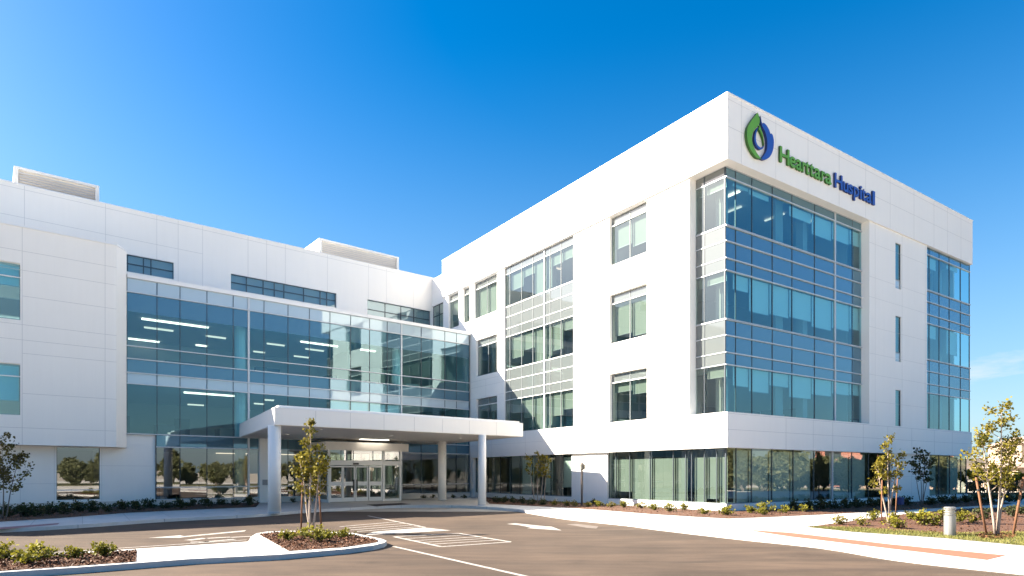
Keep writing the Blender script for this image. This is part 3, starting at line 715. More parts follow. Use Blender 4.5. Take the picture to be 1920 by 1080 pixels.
mb.face([(VX0 + .04, vy + .17, 0), (VX0 + .04, -.1, 0), (VX0 + .04, -.1, 3.45), (VX0 + .04, vy + .17, 3.45)], 'glass_ground'); 
mb.face([(VX1 - .04, vy + .17, 0), (VX1 - .04, -.1, 0), (VX1 - .04, -.1, 3.45), (VX1 - .04, vy + .17, 3.45)], 'glass_ground'); mb.build('glass_pane', ves)
mb = MB(); mb.box(VX0 + .2, VX1 - .2, -.3, -.2, 0, 2.4, 'in_dark'); mb.box(VX0, VX1, vy + .2, -.1, 3.4, 3.44, 'in_ceil'); mb.build('dark_backing', ves)  # dark panel added behind the doors so the inside reads unlit
mb = MB()
for u in (640, 663, 700): mb.box(vx(u) - .02, vx(u) + .02, vy + .03, vy + .09, 2.78, 3.45, 'mull')
mb.build('transom_mullion', ves)
du = [618.5, 643.5, 667, 691.5, 717.5]
for i in range(4):
    a, b = vx(du[i]) + .02, vx(du[i + 1]) - .02; yy = vy + (.02 if i in (0, 3) else .07)
    d = MB()
    d.box(a, a + .08, yy, yy + .05, .03, 2.42, 'white_frame'); d.box(b - .08, b, yy, yy + .05, .03, 2.42, 'white_frame')
    for z0, z1 in ((.03, .3), (1.1, 1.36), (2.32, 2.42)): d.box(a + .08, b - .08, yy, yy + .05, z0, z1, 'white_frame')
    do = d.build('sliding_door', ves)
    g = MB(); g.face([(a + .08, yy + .03, .3), (b - .08, yy + .03, .3), (b - .08, yy + .03, 2.32), (a + .08, yy + .03, 2.32)], 'glass_ground'); g.build('glass_pane', do)
    if i in (1, 2):
        h = MB(); q = b - .1 if i == 1 else a + .1
        h.box(q - .05, q + .05, yy - .02, yy - .001, .75, 1.5, 'black'); h.build('edge_guard', do)
mb = MB(); mb.tube([(vx(667) - .18, vy - .05, 2.56), (vx(667) + .18, vy - .05, 2.56)], .06, 'black', 8); mb.build('motion_sensor', ves)
mp = [gp(688, 946.5), gp(752, 943.5), gp(770, 945.5), gp(705, 949.5)]
mb = MB(); mb.prism(mp, .0, .015, 'mat'); tag(mb.build('door_mat'), 'dark brown entrance mat on the pavement before the sliding doors', 'mat')
mb = MB(); mb.box(VX1 + .15, VX1 + 2.9, -.75, -.35, 0, .42, 'plinth'); lwb = mb.build('low_wall'); lwb.location = (J.x, J.y, 0); lwb.rotation_euler = (0, 0, WG.a); tag(lwb, 'low beige wall at the foot of the glass right of the doors', 'wall')

# ------------------------------------------------------------------ ground
mb = MB(); mb.face([(-1500, -1500, ROAD - .02), (1500, -1500, ROAD - .02), (1500, 1500, ROAD - .02), (-1500, 1500, ROAD - .02)], 'earth'); kind(mb.build('ground'), 'structure')
mb = MB(); mb.face([(-90, -45, ROAD), (75, -45, ROAD), (75, 26, ROAD), (30, 34, ROAD), (-90, 34, ROAD)], 'asphalt'); kind(mb.build('road'), 'structure')
mb = MB(); mb.face([(-80, -44, ROAD + .005), (74, -44, ROAD + .005), (74, 8.5, ROAD + .005), (-80, 8.5, ROAD + .005)], 'bounce_ground'); kind(mb.build('bounce_ground'), 'structure')  # pale ground added behind the camera to bounce light onto shaded walls
mb = MB(); mb.face([(0, -43, ROAD + .01), (16, -43, ROAD + .01), (73, 6, ROAD + .01), (73, 60, ROAD + .01), (52, 60, ROAD + .01), (42, 14, ROAD + .01), (28, -4, ROAD + .01), (0, -24, ROAD + .01)], 'lawn'); kind(mb.build('verge'), 'structure')
def P(pix, z=0.0): return [gp(u, v, z) for u, v in pix]
kerb = [(-260, 1014), (-60, 997), (0, 992), (146, 984), (308, 973), (480, 964.5), (560, 958), (640, 953), (700, 949.5), (752, 947.8), (820, 947.3), (875, 948.3), (950, 952.5), (991, 958), (1060, 968.5), (1175, 980), (1235, 987.5), (1385, 1004), (1540, 1019.5), (1687, 1042), (1920, 1066), (2150, 1088)]
kp = P(kerb)
def smooth_line(pts, n=4):
    out = []
    for i in range(len(pts) - 1):
        p0, p1, p2, p3 = [Vector(pts[min(max(k, 0), len(pts) - 1)]) for k in (i - 1, i, i + 1, i + 2)]
        for t in range(n):
            s = t / n
            out.append(tuple(.5 * ((2 * p1) + (-p0 + p2) * s + (2 * p0 - 5 * p1 + 4 * p2 - p3) * s * s + (-p0 + 3 * p1 - 3 * p2 + p3) * s ** 3)))
    return out + [tuple(pts[-1])]
kp = smooth_line(kp)
mb = MB(); mb.prism(kp + [(48, 14), (52, 62), (-60, 90), (-60, 30)], -.3, 0, 'concrete'); kind(mb.build('pavement'), 'structure')
# kerb stones along the edge
def offset_line(pts, w):
    out = []
    for i in range(len(pts)):
        d = (Vector(pts[min(i + 1, len(pts) - 1)]) - Vector(pts[max(i - 1, 0)])).normalized()
        out.append(tuple(Vector(pts[i]) + Vector((-d.y, d.x)) * w))
    return out
def ribbon(mb, l0, l1, z0, z1, m, gap=None):
    for i in range(len(l0) - 1):
        q = [l0[i], l0[i + 1], l1[i + 1], l1[i]]
        mb.hexa([(*p, z0) for p in q], [(*p, z1) for p in q], m)
mb = MB(); k0, k1 = offset_line(kp, -.01), offset_line(kp, .16); ribbon(mb, k0, k1, -.28, .004, 'kerbc')
k = kind(mb.build('kerb'), 'structure')
mb = MB(); acc = 0
for i in range(len(kp) - 1):
    acc += (Vector(kp[i + 1]) - Vector(kp[i])).length
    if acc > 3:
        acc = 0; p, q = Vector(k0[i]), Vector(k1[i]); d = (Vector(kp[i + 1]) - Vector(kp[i])).normalized() * .012
        n = (p - q).normalized() * .003
        mb.hexa([(*(p + n - d), -.14), (*(p + n + d), -.14), (*(q + d), -.14), (*(q - d), -.14)], [(*(p + n - d), .007), (*(p + n + d), .007), (*(q + d), .007), (*(q - d), .007)], 'mull_grey')
kind(mb.build('kerb_joint'), 'structure')
def sheet(name, pix, z, m, kd='structure', world=None):
    mb = MB(); mb.face([(x, y, z) for x, y in (world or P(pix, z))], m); return kind(mb.build(name), kd)
sheet('brick_strip', [(1405, 993.5), (1480, 998.5), (1672, 1020.7), (1886, 1041), (1850, 1049.5), (1664, 1027.5), (1480, 1005.5), (1420, 996.5)], .006, 'brick')
sheet('red_strip', [(-60, 993), (112, 980.5), (108, 983.5), (-60, 998)], .006, 'redpaint')

# median with the island
med = [(-140, 1090), (0, 1073), (155, 1063), (356, 1048), (524, 1039.8), (646, 1029.5), (700, 1022.5), (720, 1017.5), (725, 1014), (716, 1010.5), (697, 1006.5), (662, 999.3), (600, 995.5), (540, 995.3), (500, 997), (481, 1000), (470, 1006.5), (466, 1015.4), (400, 1020), (257, 1029), (172, 1034), (97, 1038), (0, 1044), (-140, 1053)]
mp_ = P(med)
mb = MB(); mb.prism(mp_, -.3, -.0, 'kerbc'); kind(mb.build('median_kerb'), 'structure')
sheet('median_walk', [(258, 1031.5), (462, 1017), (474, 1008), (484, 1003), (539, 1033.5), (524, 1036.5), (356, 1045), (258, 1053)], .005, 'concrete')
MULCH = []
def bed(name, pix, z=.012, chips=0, world=None, rng=random.Random(3)):
    poly = world or P(pix, z)
    mb = MB(); mb.face([(x, y, z) for x, y in poly], 'mulch')
    xs, ys = [p[0] for p in poly], [p[1] for p in poly]
    def inside(x, y):
        c = False; j = len(poly) - 1
        for i in range(len(poly)):
            if (poly[i][1] > y) != (poly[j][1] > y) and x < (poly[j][0] - poly[i][0]) * (y - poly[i][1]) / (poly[j][1] - poly[i][1]) + poly[i][0]: c = not c
            j = i
        return c
    n = 0; tries = 0
    while n < chips and tries < chips * 6:
        tries += 1
        x, y = rng.uniform(min(xs), max(xs)), rng.uniform(min(ys), max(ys))
        if inside(x, y): mb.leaf((x, y, z + rng.uniform(.002, .03)), rng.uniform(.03, .075), 'chip', rng, flat=2.2); n += 1
    return kind(mb.build(name), 'stuff')
bed('mulch_bed', [(486, 1002), (512, 998.5), (551, 997.5), (600, 998), (655, 1002), (690, 1008.5), (708, 1013), (708, 1016), (690, 1019), (641, 1026), (541, 1032.5)], chips=5200)
bed('mulch_bed', [(-120, 1085), (0, 1070), (150, 1060), (255, 1052.5), (255.5, 1032), (172, 1036), (97, 1040), (0, 1046), (-120, 1055)], chips=5200)
wl = lambda u, y: tuple(WG.w(WG.x(u, y), y))
bed('mulch_bed', None, world=[tuple(WG.w(FAR, .1))] + P([(-150, 993), (0, 978.6), (111, 971.7), (236, 962), (361, 956), (480, 951)]) + [wl(487, -.2), wl(487, -.04), tuple(WG.w(g0, -.04))], chips=3500)
bed('mulch_bed', None, world=P([(918, 945), (1060, 952), (1140, 957.5), (1220, 964), (1300, 969), (1365, 972.5), (1435, 970), (1540, 965), (1687, 957), (1830, 949), (1900, 945)]) + [tuple(RB.w(XE + 2, .4)), tuple(RB.w(.35, .35)), tuple(RB.w(.35, 24))], chips=6500)
b3 = [(1512, 988), (1587, 978), (1693, 964), (1806, 953.5), (1960, 949), (2050, 975), (2000, 1002), (1900, 1001), (1780, 1003), (1700, 998), (1600, 991)]
bed('mulch_bed', b3, chips=4200)
ring = [gp(1868 + 38 * math.cos(t), 1006 + 5.5 * math.sin(t)) for t in [i * math.pi / 12 for i in range(24)]]
bed('mulch_bed', None, z=.022, world=ring, chips=900)
sheet('lawn', [(1512, 988), (1600, 990), (1700, 997), (1780, 1002), (1900, 1000), (2000, 1001), (2050, 1034), (1920, 1023), (1772, 1009), (1598, 997)], .008, 'lawn')
lawn_poly = P([(1512, 988), (1600, 989), (1700, 995), (1780, 1000), (1900, 998), (2000, 999), (2050, 1034), (1920, 1023), (1772, 1009), (1598, 997)])
mb = MB(); rng = random.Random(21)
def inpoly(poly, x, y):
    c = False; j = len(poly) - 1
    for i in range(len(poly)):
        if (poly[i][1] > y) != (poly[j][1] > y) and x < (poly[j][0] - poly[i][0]) * (y - poly[i][1]) / (poly[j][1] - poly[i][1]) + poly[i][0]: c = not c
        j = i
    return c
xs, ys = [p[0] for p in lawn_poly], [p[1] for p in lawn_poly]
for t in range(26000):
    x, y = rng.uniform(min(xs), max(xs)), rng.uniform(min(ys), max(ys))
    if not inpoly(lawn_poly, x, y): continue
    h = rng.uniform(.03, .08); a = rng.uniform(0, 6.28); w = .012
    dx, dy = math.cos(a) * w, math.sin(a) * w; lx, ly = rng.gauss(0, .025), rng.gauss(0, .025)
    mb.face([(x - dx, y - dy, .006), (x + dx, y + dy, .006), (x + lx, y + ly, h)], 'grass', min(1, max(0, .5 + .5 * noise.noise((x * .9, y * .9, 0)) + rng.gauss(0, .2))))
kind(mb.build('grass'), 'stuff')

# road paint
mk = MB(); zR = ROAD + .005
def paint(pix, m='paint', mbx=None): (mbx or mk).face([(x, y, zR) for x, y in P(pix, zR)], m)
def line(p, q, w, m='paint', z=zR):
    a, b = Vector(gp(*p, z)), Vector(gp(*q, z)); d = (b - a).normalized(); n = Vector((-d.y, d.x)) * w / 2
    mk.face([(*(a - n), z), (*(b - n), z), (*(b + n), z), (*(a + n), z)], m)
line((738, 1024.5), (1010, 1086), .12)
mk.build('lane_line') ; kind(bpy.context.scene.objects['lane_line'], 'structure')
mk = MB()
c = [(739, 1006.3), (860, 999.8), (957, 1016), (827, 1025)]
lerp = lambda p, q, t: (p[0] + (q[0] - p[0]) * t, p[1] + (q[1] - p[1]) * t)
for i in range(4): line(c[i], c[(i + 1) % 4], .13, z=zR + .001 * i)
for t in (.2, .4, .58, .77): line(lerp(c[0], c[3], t), lerp(c[1], c[2], t), .10)
o = kind(mk.build('crosswalk_hatching'), 'structure')
mk = MB()
paint([(686, 1002.5), (700, 997), (795, 989), (846, 994.5), (690, 1003.2)])
c = [(600, 976), (690, 967), (797, 988.5), (672, 998)]
line(c[1], c[2], .12, z=zR + .001)
for t in (.52, .66, .8, .94): line(lerp(c[0], c[3], t), lerp(c[1], c[2], t), .13 if t > .5 else .1, z=zR + .003)
kind(mk.build('crosswalk_hatching'), 'structure')
mk = MB(); paint([(950, 982.5), (966, 981), (1025, 987), (1034, 987.3), (1053, 994.5), (988, 990.2), (996, 989), (972, 984.5)]); kind(mk.build('turn_arrow'), 'structure')
mk = MB(); paint([(1062, 983), (1080, 982), (1122, 987), (1118, 991), (1100, 989.5)], 'paint_faded'); kind(mk.build('faded_marking'), 'structure')
mk = MB()
paint([(278, 1008.5), (338, 1003.5), (345, 1005.2), (462, 994), (458, 996.5), (346, 1007), (338, 1008.2)])
for p, q, w in (((352, 1013), (385, 1009), .3), ((372, 1017), (440, 1011), .22), ((385, 1009.5), (432, 1007), .25), ((425, 1008), (470, 1005.5), .2), ((357, 1016.5), (392, 1015.5), .2)): line(p, q, w, z=zR + .002)
kind(mk.build('lane_arrow'), 'structure')
mk = MB(); line((60, 1038.5), (462, 1012.2), .1, 'paint'); kind(mk.build('edge_line'), 'structure')

# ------------------------------------------------------------------ plants
def make_shrub(name, leafm, rng, r=.42, h=.5, n=420, ls=.085):
    t = thing(name, '', 'shrub')
    st = MB(); lf = MB()
    for i in range(16):
        a = rng.uniform(0, 6.28); el = rng.uniform(.35, 1.45); L = rng.uniform(.65, 1.1)
        tip = Vector((math.cos(a) * math.cos(el) * r * L * 1.15, math.sin(a) * math.cos(el) * r * L * 1.15, h * math.sin(el) * L))
        mid = tip * .5 + Vector((0, 0, .04))
        st.tube([(0, 0, 0), mid, tip], [.012, .008, .004], 'bark_grey', 4, False)
        for k in range(n // 16):
            s = rng.uniform(.25, 1.05); p = (mid * (1 - s) + tip * s) if s > .5 else mid * (2 * s)
            p = p * 1.0 + Vector((rng.gauss(0, .05), rng.gauss(0, .05), rng.gauss(0, .04)))
            if p.z < .02: p.z = .02 + rng.random() * .05
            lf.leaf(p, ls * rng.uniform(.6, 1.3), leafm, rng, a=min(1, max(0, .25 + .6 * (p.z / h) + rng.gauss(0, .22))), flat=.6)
    st.build('stem', t); lf.build('foliage', t)
    return t
rng = random.Random(11)
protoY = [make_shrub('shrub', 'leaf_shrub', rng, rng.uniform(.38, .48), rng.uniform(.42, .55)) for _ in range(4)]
protoD = [make_shrub('shrub', 'leaf_shaded', rng, rng.uniform(.4, .5), rng.uniform(.36, .5), 380) for _ in range(4)]  # same kind of shrub, with shade put into the leaf colour
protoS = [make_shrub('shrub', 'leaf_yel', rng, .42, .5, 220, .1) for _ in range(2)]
used = set()
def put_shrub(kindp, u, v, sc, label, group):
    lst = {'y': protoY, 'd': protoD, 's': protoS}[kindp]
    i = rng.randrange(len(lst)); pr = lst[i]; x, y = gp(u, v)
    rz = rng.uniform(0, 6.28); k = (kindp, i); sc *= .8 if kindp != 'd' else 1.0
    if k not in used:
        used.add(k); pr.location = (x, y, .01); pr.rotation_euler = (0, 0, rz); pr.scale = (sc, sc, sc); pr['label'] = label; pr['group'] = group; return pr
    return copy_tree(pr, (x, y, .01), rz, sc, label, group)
for u, v, sc, lb in ((541, 1013, .85, 'bushy shrub at the left end of the island mulch, left of the staked tree'), (596, 1017, 1.15, 'largest dark green shrub on the island, in front of the staked tree'), (571, 1006, .75, 'small shrub on the island at the foot of the left tree stake'), (617, 1011, .8, 'low shrub on the island just right of the tree stakes'), (648, 1009, .8, 'lone round shrub at the right nose of the island')):
    put_shrub('y', u, v, sc, lb, 'shrubs on the island')
for u, v, sc, lb in ((6, 1050, .95, 'leafy shrub cut by the left picture edge in the front mulch bed'), (58, 1058, 1.15, 'tallest dense green shrub in the front left mulch bed'), (82, 1049, .75, 'small yellow shrub touching the tallest shrub of the front left bed'), (133, 1049, .85, 'round yellow shrub alone in the middle of the front left bed'), (196, 1043, .95, 'airy yellow shrub nearest the concrete walk in the front left bed')):
    put_shrub('y', u, v, sc, lb, 'shrubs in the front left mulch bed')
ordn = ['first', 'second', 'third', 'fourth', 'fifth', 'sixth', 'seventh', 'eighth', 'ninth', 'tenth', 'eleventh', 'twelfth', 'thirteenth', 'fourteenth', 'fifteenth', 'sixteenth', 'seventeenth', 'eighteenth']
lit = [(1102, 950.5, .8), (1121, 950, 1.0), (1146, 951.5, .85), (1170, 952, .95), (1203, 953.5, 1.05), (1228, 956.5, 1.0), (1256, 960, 1.05), (1283, 957.5, .95), (1320, 964, .85), (1364, 966.5, 1.25), (1405, 962, 1.05), (1436, 960.5, 1.3), (1430, 966, .85), (1472, 962.5, .95), (1508, 960, .9)]
for i, (u, v, sc) in enumerate(lit):
    put_shrub('s' if i < 5 and i % 2 == 0 else 'y', u, v, sc, 'sunlit yellow green shrub against the white plinth, %s to the right of the lamp post' % ordn[i], 'sunlit shrubs along the main block')
put_shrub('d', 1114, 945.5, .7, 'single dark shrub against the shadowed wall right of the lamp post', 'shrubs along the main block')
dk = [(930, 942.5), (945, 943), (962, 944), (980, 945), (998, 946.5), (1018, 947), (1040, 948), (1062, 949), (1078, 949.5)]
for i, (u, v) in enumerate(dk): put_shrub('d' if i < 6 else 's', u, v, .9, 'shaded shrub under the dark side windows, %s left of the lamp post' % ordn[len(dk) - 1 - i], 'shaded shrubs left of the lamp post')
row = [(1490, 957), (1515, 956), (1540, 955.5), (1562, 954), (1585, 953), (1608, 952), (1630, 951), (1652, 950.5), (1676, 949), (1700, 948), (1745, 946.5), (1768, 945), (1790, 944.5), (1812, 943)]
for i, (u, v) in enumerate(row):
    put_shrub('d', u, v, 1.15, 'dark hedge shrub along the shaded front plinth, %s from the building corner' % ordn[i], 'dark hedge along the front of the main block')
lw = [(16 + 26.5 * k, 971.5 - 25.5 * (k / 17) ** .8 + (k * 37 % 5 - 2) * .8) for k in range(18)]
for i, (u, v) in enumerate(lw):
    put_shrub('d', u, v, rng.uniform(.8, 1.25), 'dark low shrub at the foot of the wing, %s from the left picture edge' % ordn[i], 'dark shrubs along the foot of the wing')
for i, (u, v) in enumerate(((520, 944), (550, 942.5), (580, 942), (795, 934.5), (812, 934), (850, 934), (870, 934.5))):
    put_shrub('d', u, v, .6, ['dark shrub behind the front left canopy column', 'dark shrub left of the doors, middle of three', 'dark shrub beside the left side of the vestibule', 'dark shrub behind the low beige wall', 'dark shrub left of the rear canopy column', 'dark shrub right of the rear canopy column', 'dark shrub in the inner corner of the two buildings'][i], 'shrubs under the canopy')
rb = [('s', 1572, 984, .95, 'sparse light shrub at the left tip of the lawn bed'), ('s', 1616, 986, .85, 'sparse shrub left of the double staked tree in the lawn bed'), ('y', 1637, 977, 1.0, 'round green shrub behind the left stake of the slim tree'), ('y', 1678, 991, 1.1, 'big round yellow shrub in front of the slim staked tree'), ('y', 1676, 974, .75, 'small shrub behind the slim staked tree, beside its right stake'), ('y', 1706, 974, 1.0, 'green shrub right of the slim staked tree'), ('y', 1734, 986, 1.3, 'tallest yellow green shrub left of the steel bollard'), ('s', 1757, 986, .9, 'low yellow shrub touching the bollard on its left'), ('y', 1768, 974, 1.0, 'shrub half hidden behind the steel bollard'), ('y', 1800, 980, 1.15, 'dark based shrub right of the steel bollard'), ('s', 1824, 981, .9, 'low yellow shrub beside the left leaning stake'), ('d', 1846, 974, 1.0, 'dark shrub behind the left leaning stake'), ('d', 1896, 969, 1.0, 'dark shrub right of the double trunk tree'), ('d', 1915, 965, .9, 'dark shrub at the right picture edge')]
for k, u, v, sc, lb in rb: put_shrub(k, u, v, sc, lb, 'shrubs in the lawn bed')

def make_tree(name, label, loc, h, stems, crown, leafm, nleaf, ls, barkm, seed, spread, group=None, twigs=9, r0=.035, gap=.0):
    """crown: (z0, z1) fractions of height; stems: list of (dx, dy, lean, height fraction)"""
    rg = random.Random(seed); t = thing(name, label, 'tree', (*loc, 0), 0, group)
    tr, lf = MB(), MB(); tips = []
    for dx, dy, lean, hf in stems:
        H = h * hf; a = rg.uniform(0, 6.28); pts, rad = [], []
        for k in range(9):
            s = k / 8
            pts.append(Vector((dx + lean[0] * s + math.sin(s * 5 + a) * .03, dy + lean[1] * s + math.cos(s * 4 + a) * .03, H * s))); rad.append(r0 * (1 - .82 * s))
        tr.tube(pts, rad, barkm, 7)
        for b in range(twigs):
            s = crown[0] + (crown[1] - crown[0]) * (b + rg.random()) / twigs
            k = min(int(s * 8), 7); f = s * 8 - k; p = pts[k] * (1 - f) + pts[k + 1] * f
            an = b * 2.4 + rg.uniform(-.5, .5); sh = math.sin(math.pi * min(1, max(.08, (1.02 - s) / (1.02 - crown[0]) * .8)))
            L = spread * (.35 + .75 * sh) * rg.uniform(.7, 1.15)
            d = Vector((math.cos(an), math.sin(an), rg.uniform(.45, 1.0))).normalized()
            q1 = p + d * L * .5; q2 = q1 + (d + Vector((0, 0, .25))).normalized() * L * .5
            tr.tube([p, q1, q2], [r0 * .34, r0 * .2, r0 * .09], barkm, 5, False); tips.append((p, q1, q2, L))
            for tw in range(3):
                s2 = rg.uniform(.3, .9); o = p * (1 - s2) + q2 * s2; e2 = o + Vector((rg.gauss(0, .6), rg.gauss(0, .6), rg.uniform(-.1, .8))).normalized() * L * .38
                tr.tube([o, e2], [r0 * .14, r0 * .07], barkm, 4, False); tips.append((o, o * .5 + e2 * .5, e2, L * .5))
        tips.append((pts[6], pts[7], pts[8], .3))
    for _ in range(nleaf):
        p, q1, q2, L = rg.choice(tips); s = rg.betavariate(2.2, 1.2)
        c = (p * (1 - 2 * s) + q1 * 2 * s) if s < .5 else (q1 * (2 - 2 * s) + q2 * (2 * s - 1))
        c = c + Vector((rg.gauss(0, .05), rg.gauss(0, .05), rg.gauss(0, .05))) * (1 + L)
        lf.leaf(c, ls * rg.uniform(.6, 1.35), leafm, rg, a=min(1, max(0, .5 + .45 * noise.noise(c * 2.2) + rg.gauss(0, .22))), flat=.4)
    tr.build('trunk', t, True); lf.build('crown', t)
    return t
def stake(label, u0, v0, u1, v1, r=.03, group='tree stakes'):
    X, Y = gp(u0, v0); z1 = EYE + (HV - v1) / F_ * Y; X1 = (u1 - CX) / F_ * Y
    t = thing('tree_stake', label, 'stake', (X, Y, 0), 0, group)
    mb = MB(); mb.tube([(0, 0, -.02), ((X1 - X) * .5, .01, z1 * .5), (X1 - X, 0, z1)], [r, r, r * .95], 'stake', 8); mb.build('post', t, True)
    mb = MB(); s = .78; mb.tube([((X1 - X) * s, 0, z1 * s - .03), ((X1 - X) * s, 0, z1 * s + .03)], r + .006, 'black', 8); mb.build('tie', t)
    return t
make_tree('young_tree', 'young olive tree with twin stems in the shaded bed at the left edge', gp(4, 973), 3.35, [(0, 0, (.05, 0), 1), (.1, .05, (.5, .1), .78), (-.05, 0, (-.5, 0), .85)], (.38, 1), 'leaf_olive', 1500, .105, 'bark_grey', 2, .75, twigs=9, r0=.03)
make_tree('young_tree', 'slim yellow leaved tree tied between two stakes on the island', gp(583, 993), 3.5, [(0, 0, (-.05, 0), 1), (.02, .03, (.38, .0), .72), (0, .02, (-.42, 0), .68)], (.42, 1), 'leaf_yel', 1500, .10, 'bark', 5, .52, twigs=7, r0=.045)
stake('wooden stake left of the island tree', 564.5, 991, 567, 905); stake('wooden stake right of the island tree', 602.5, 990, 597.5, 908)
make_tree('young_tree', 'pale multi stemmed tree before the dark side windows, left of the lamp post', gp(1009, 943.5), 3.2, [(-.25, 0, (-.35, 0), .95), (-.05, 0, (.05, 0), 1), (.2, .05, (.2, 0), .9), (.4, 0, (.15, .0), .92)], (.5, 1), 'leaf_yel', 700, .12, 'bark', 8, .4, twigs=5, r0=.03)
make_tree('young_tree', 'slim yellow tree between two stakes in the lawn bed', gp(1665, 982), 3.25, [(0, 0, (.02, 0), 1), (0, 0, (.42, 0), .78), (0, .03, (-.4, 0), .72)], (.48, 1), 'leaf_yel', 900, .10, 'bark', 13, .42, twigs=6, r0=.04)
stake('reddish stake left of the slim tree in the lawn bed', 1653, 983, 1654, 900, .025); stake('reddish stake right of the slim tree in the lawn bed', 1679, 974, 1683, 897, .025)
make_tree('young_tree', 'dark small tree with fanned stems before the shaded white pier', gp(1727, 949), 3.35, [(0, 0, (-.45, 0), .85), (.03, 0, (-.12, 0), 1), (.06, 0, (.2, 0), .9), (.1, 0, (.5, 0), .85)], (.45, 1), 'leaf_shaded', 900, .12, 'bark_grey', 17, .38, twigs=6, r0=.028)
make_tree('young_tree', 'largest young tree with two pale trunks between leaning stakes at the right edge', gp(1869, 1004), 3.85, [(.05, 0, (.1, 0), 1), (-.08, 0, (-.28, .1), .82), (.06, .02, (.5, .1), .75)], (.38, 1), 'leaf_yel', 2000, .09, 'bark', 23, .7, twigs=11, r0=.042)
stake('thick leaning wooden stake left of the twin trunk tree', 1850, 1003, 1830, 895, .032); stake('thick leaning wooden stake right of the twin trunk tree', 1899, 1005, 1920, 893, .036)

# ------------------------------------------------------------------ street furniture
X, Y = gp(1781, 1004.5)
bol = thing('bollard', 'short brushed steel bollard light on the lawn edge', 'bollard', (X, Y, 0))
def lathe(mb, prof, m, n=28):
    for i in range(len(prof) - 1):
        (r0, z0), (r1, z1) = prof[i], prof[i + 1]
        for t in range(n):
            a, b = 2 * math.pi * t / n, 2 * math.pi * (t + 1) / n
            mb.face([(r0 * math.cos(a), r0 * math.sin(a), z0), (r0 * math.cos(b), r0 * math.sin(b), z0), (r1 * math.cos(b), r1 * math.sin(b), z1), (r1 * math.cos(a), r1 * math.sin(a), z1)], m)
mb = MB(); lathe(mb, [(.16, 0), (.16, .62), (.0, .62)], 'steel'); mb.build('body', bol, True)
mb = MB(); lathe(mb, [(.12, .62), (.12, .84)], 'lens'); mb.build('lens', bol, True)
mb = MB()
for z in (.66, .73, .80): lathe(mb, [(.12, z - .005), (.16, z - .012), (.16, z + .012), (.12, z + .018)], 'steel')
mb.build('louvre_ring', bol)
mb = MB(); lathe(mb, [(.162, .835), (.162, .865), (.13, .885), (0, .89)], 'steel'); mb.build('cap', bol, True)
X, Y = gp(1091, 948.5)
lp = thing('lamp_post', 'dark bronze lamp post with twin lens head before the white wall', 'lamp post', (X, Y, 0), RB.a)
mb = MB(); mb.tube([(0, 0, 0), (0, 0, 2.5)], .06, 'bronze', 12); mb.tube([(0, 0, 0), (0, 0, .06)], .11, 'bronze', 12); mb.build('pole', lp)
for s in (-1, 1):
    b = MB(); b.hexa([(s * .06, -.11, 2.12), (s * .17, -.09, 2.16), (s * .17, .09, 2.16), (s * .06, .11, 2.12)], [(s * .06, -.12, 2.46), (s * .2, -.1, 2.42), (s * .2, .1, 2.42), (s * .06, .12, 2.46)], 'lens'); b.build('lens', lp)
mb = MB(); mb.hexa([(-.1, -.13, 2.47), (.1, -.13, 2.47), (.1, .13, 2.47), (-.1, .13, 2.47)], [(-.05, -.05, 2.54), (.05, -.05, 2.54), (.05, .05, 2.54), (-.05, .05, 2.54)], 'bronze'); mb.build('cap', lp)
X, Y = gp(1689, 951)
ub = thing('utility_box', 'small dark blue utility box on a post by the white pier', 'utility box', (X, Y, 0), RB.a)
mb = MB(); mb.box(-.17, .17, -.1, .1, .15, .5, 'bluebox'); mb.build('cabinet', ub)
mb = MB(); mb.hexa([(-.19, -.13, .5), (.19, -.13, .5), (.19, .12, .5), (-.19, .12, .5)], [(-.17, -.08, .56), (.17, -.08, .56), (.17, .12, .56), (-.17, .12, .56)], 'bluebox'); mb.build('lid', ub)
mb = MB(); mb.box(-.04, .04, -.04, .04, 0, .15, 'steel_dark'); mb.build('post', ub)

# ------------------------------------------------------------------ beyond the block, right edge
def fence(p0, p1, h, label):
    p0, p1 = Vector(p0), Vector(p1); L = (p1 - p0).length; n = int(L / 2.4)
    t = thing('metal_fence', label, 'fence', (*p0, 0), math.atan2(p1.y - p0.y, p1.x - p0.x))
    mb = MB()
    for z in (.15, h - .15): mb.box(0, L, -.02, .02, z - .025, z + .025, 'fence')
    mb.build('rail', t); mb = MB()
    for i in range(int(L / .22)): mb.box(i * .22, i * .22 + .05, -.012, .012, .05, h, 'fence')
    mb.build('picket', t)
    for i in range(n + 1): b = MB(); b.box(i * 2.4 - .05, i * 2.4 + .05, -.05, .05, 0, h + .1, 'fence'); b.build('post', t)
fence((40, 56), (62, 62), 1.3, 'dark picket fence beyond the right corner of the main block')
def far_bld(label, x, y, rz, w, d, h, wallm, roofm, rows_, cat='building'):
    t = thing('distant_building', label, cat, (x, y, 0), rz)
    mb = MB(); mb.box(0, w, 0, d, -.1, h, wallm); mb.build('wall', t)
    mb = MB(); mb.hexa([(-.6, -.6, h), (w + .6, -.6, h), (w + .6, d + .6, h), (-.6, d + .6, h)], [(w * .08, d * .3, h + h * .22), (w * .92, d * .3, h + h * .22), (w * .92, d * .7, h + h * .22), (w * .08, d * .7, h + h * .22)], roofm); mb.build('roof', t)
    for r in range(rows_):
        k = max(2, int(w / 4))
        for i in range(k):
            b = MB(); x0 = (i + .3) * w / k; z0 = h * (r + .35) / rows_
            b.box(x0, x0 + w / k * .4, -.03, .02, z0, z0 + h / rows_ * .38, 'darkwin'); b.build('window', t)
    return t
far_bld('long tan building with a pale roof far beyond the fence, right edge', 112, 140, R_(-12), 46, 14, 8.5, 'tan', 'tan', 1)
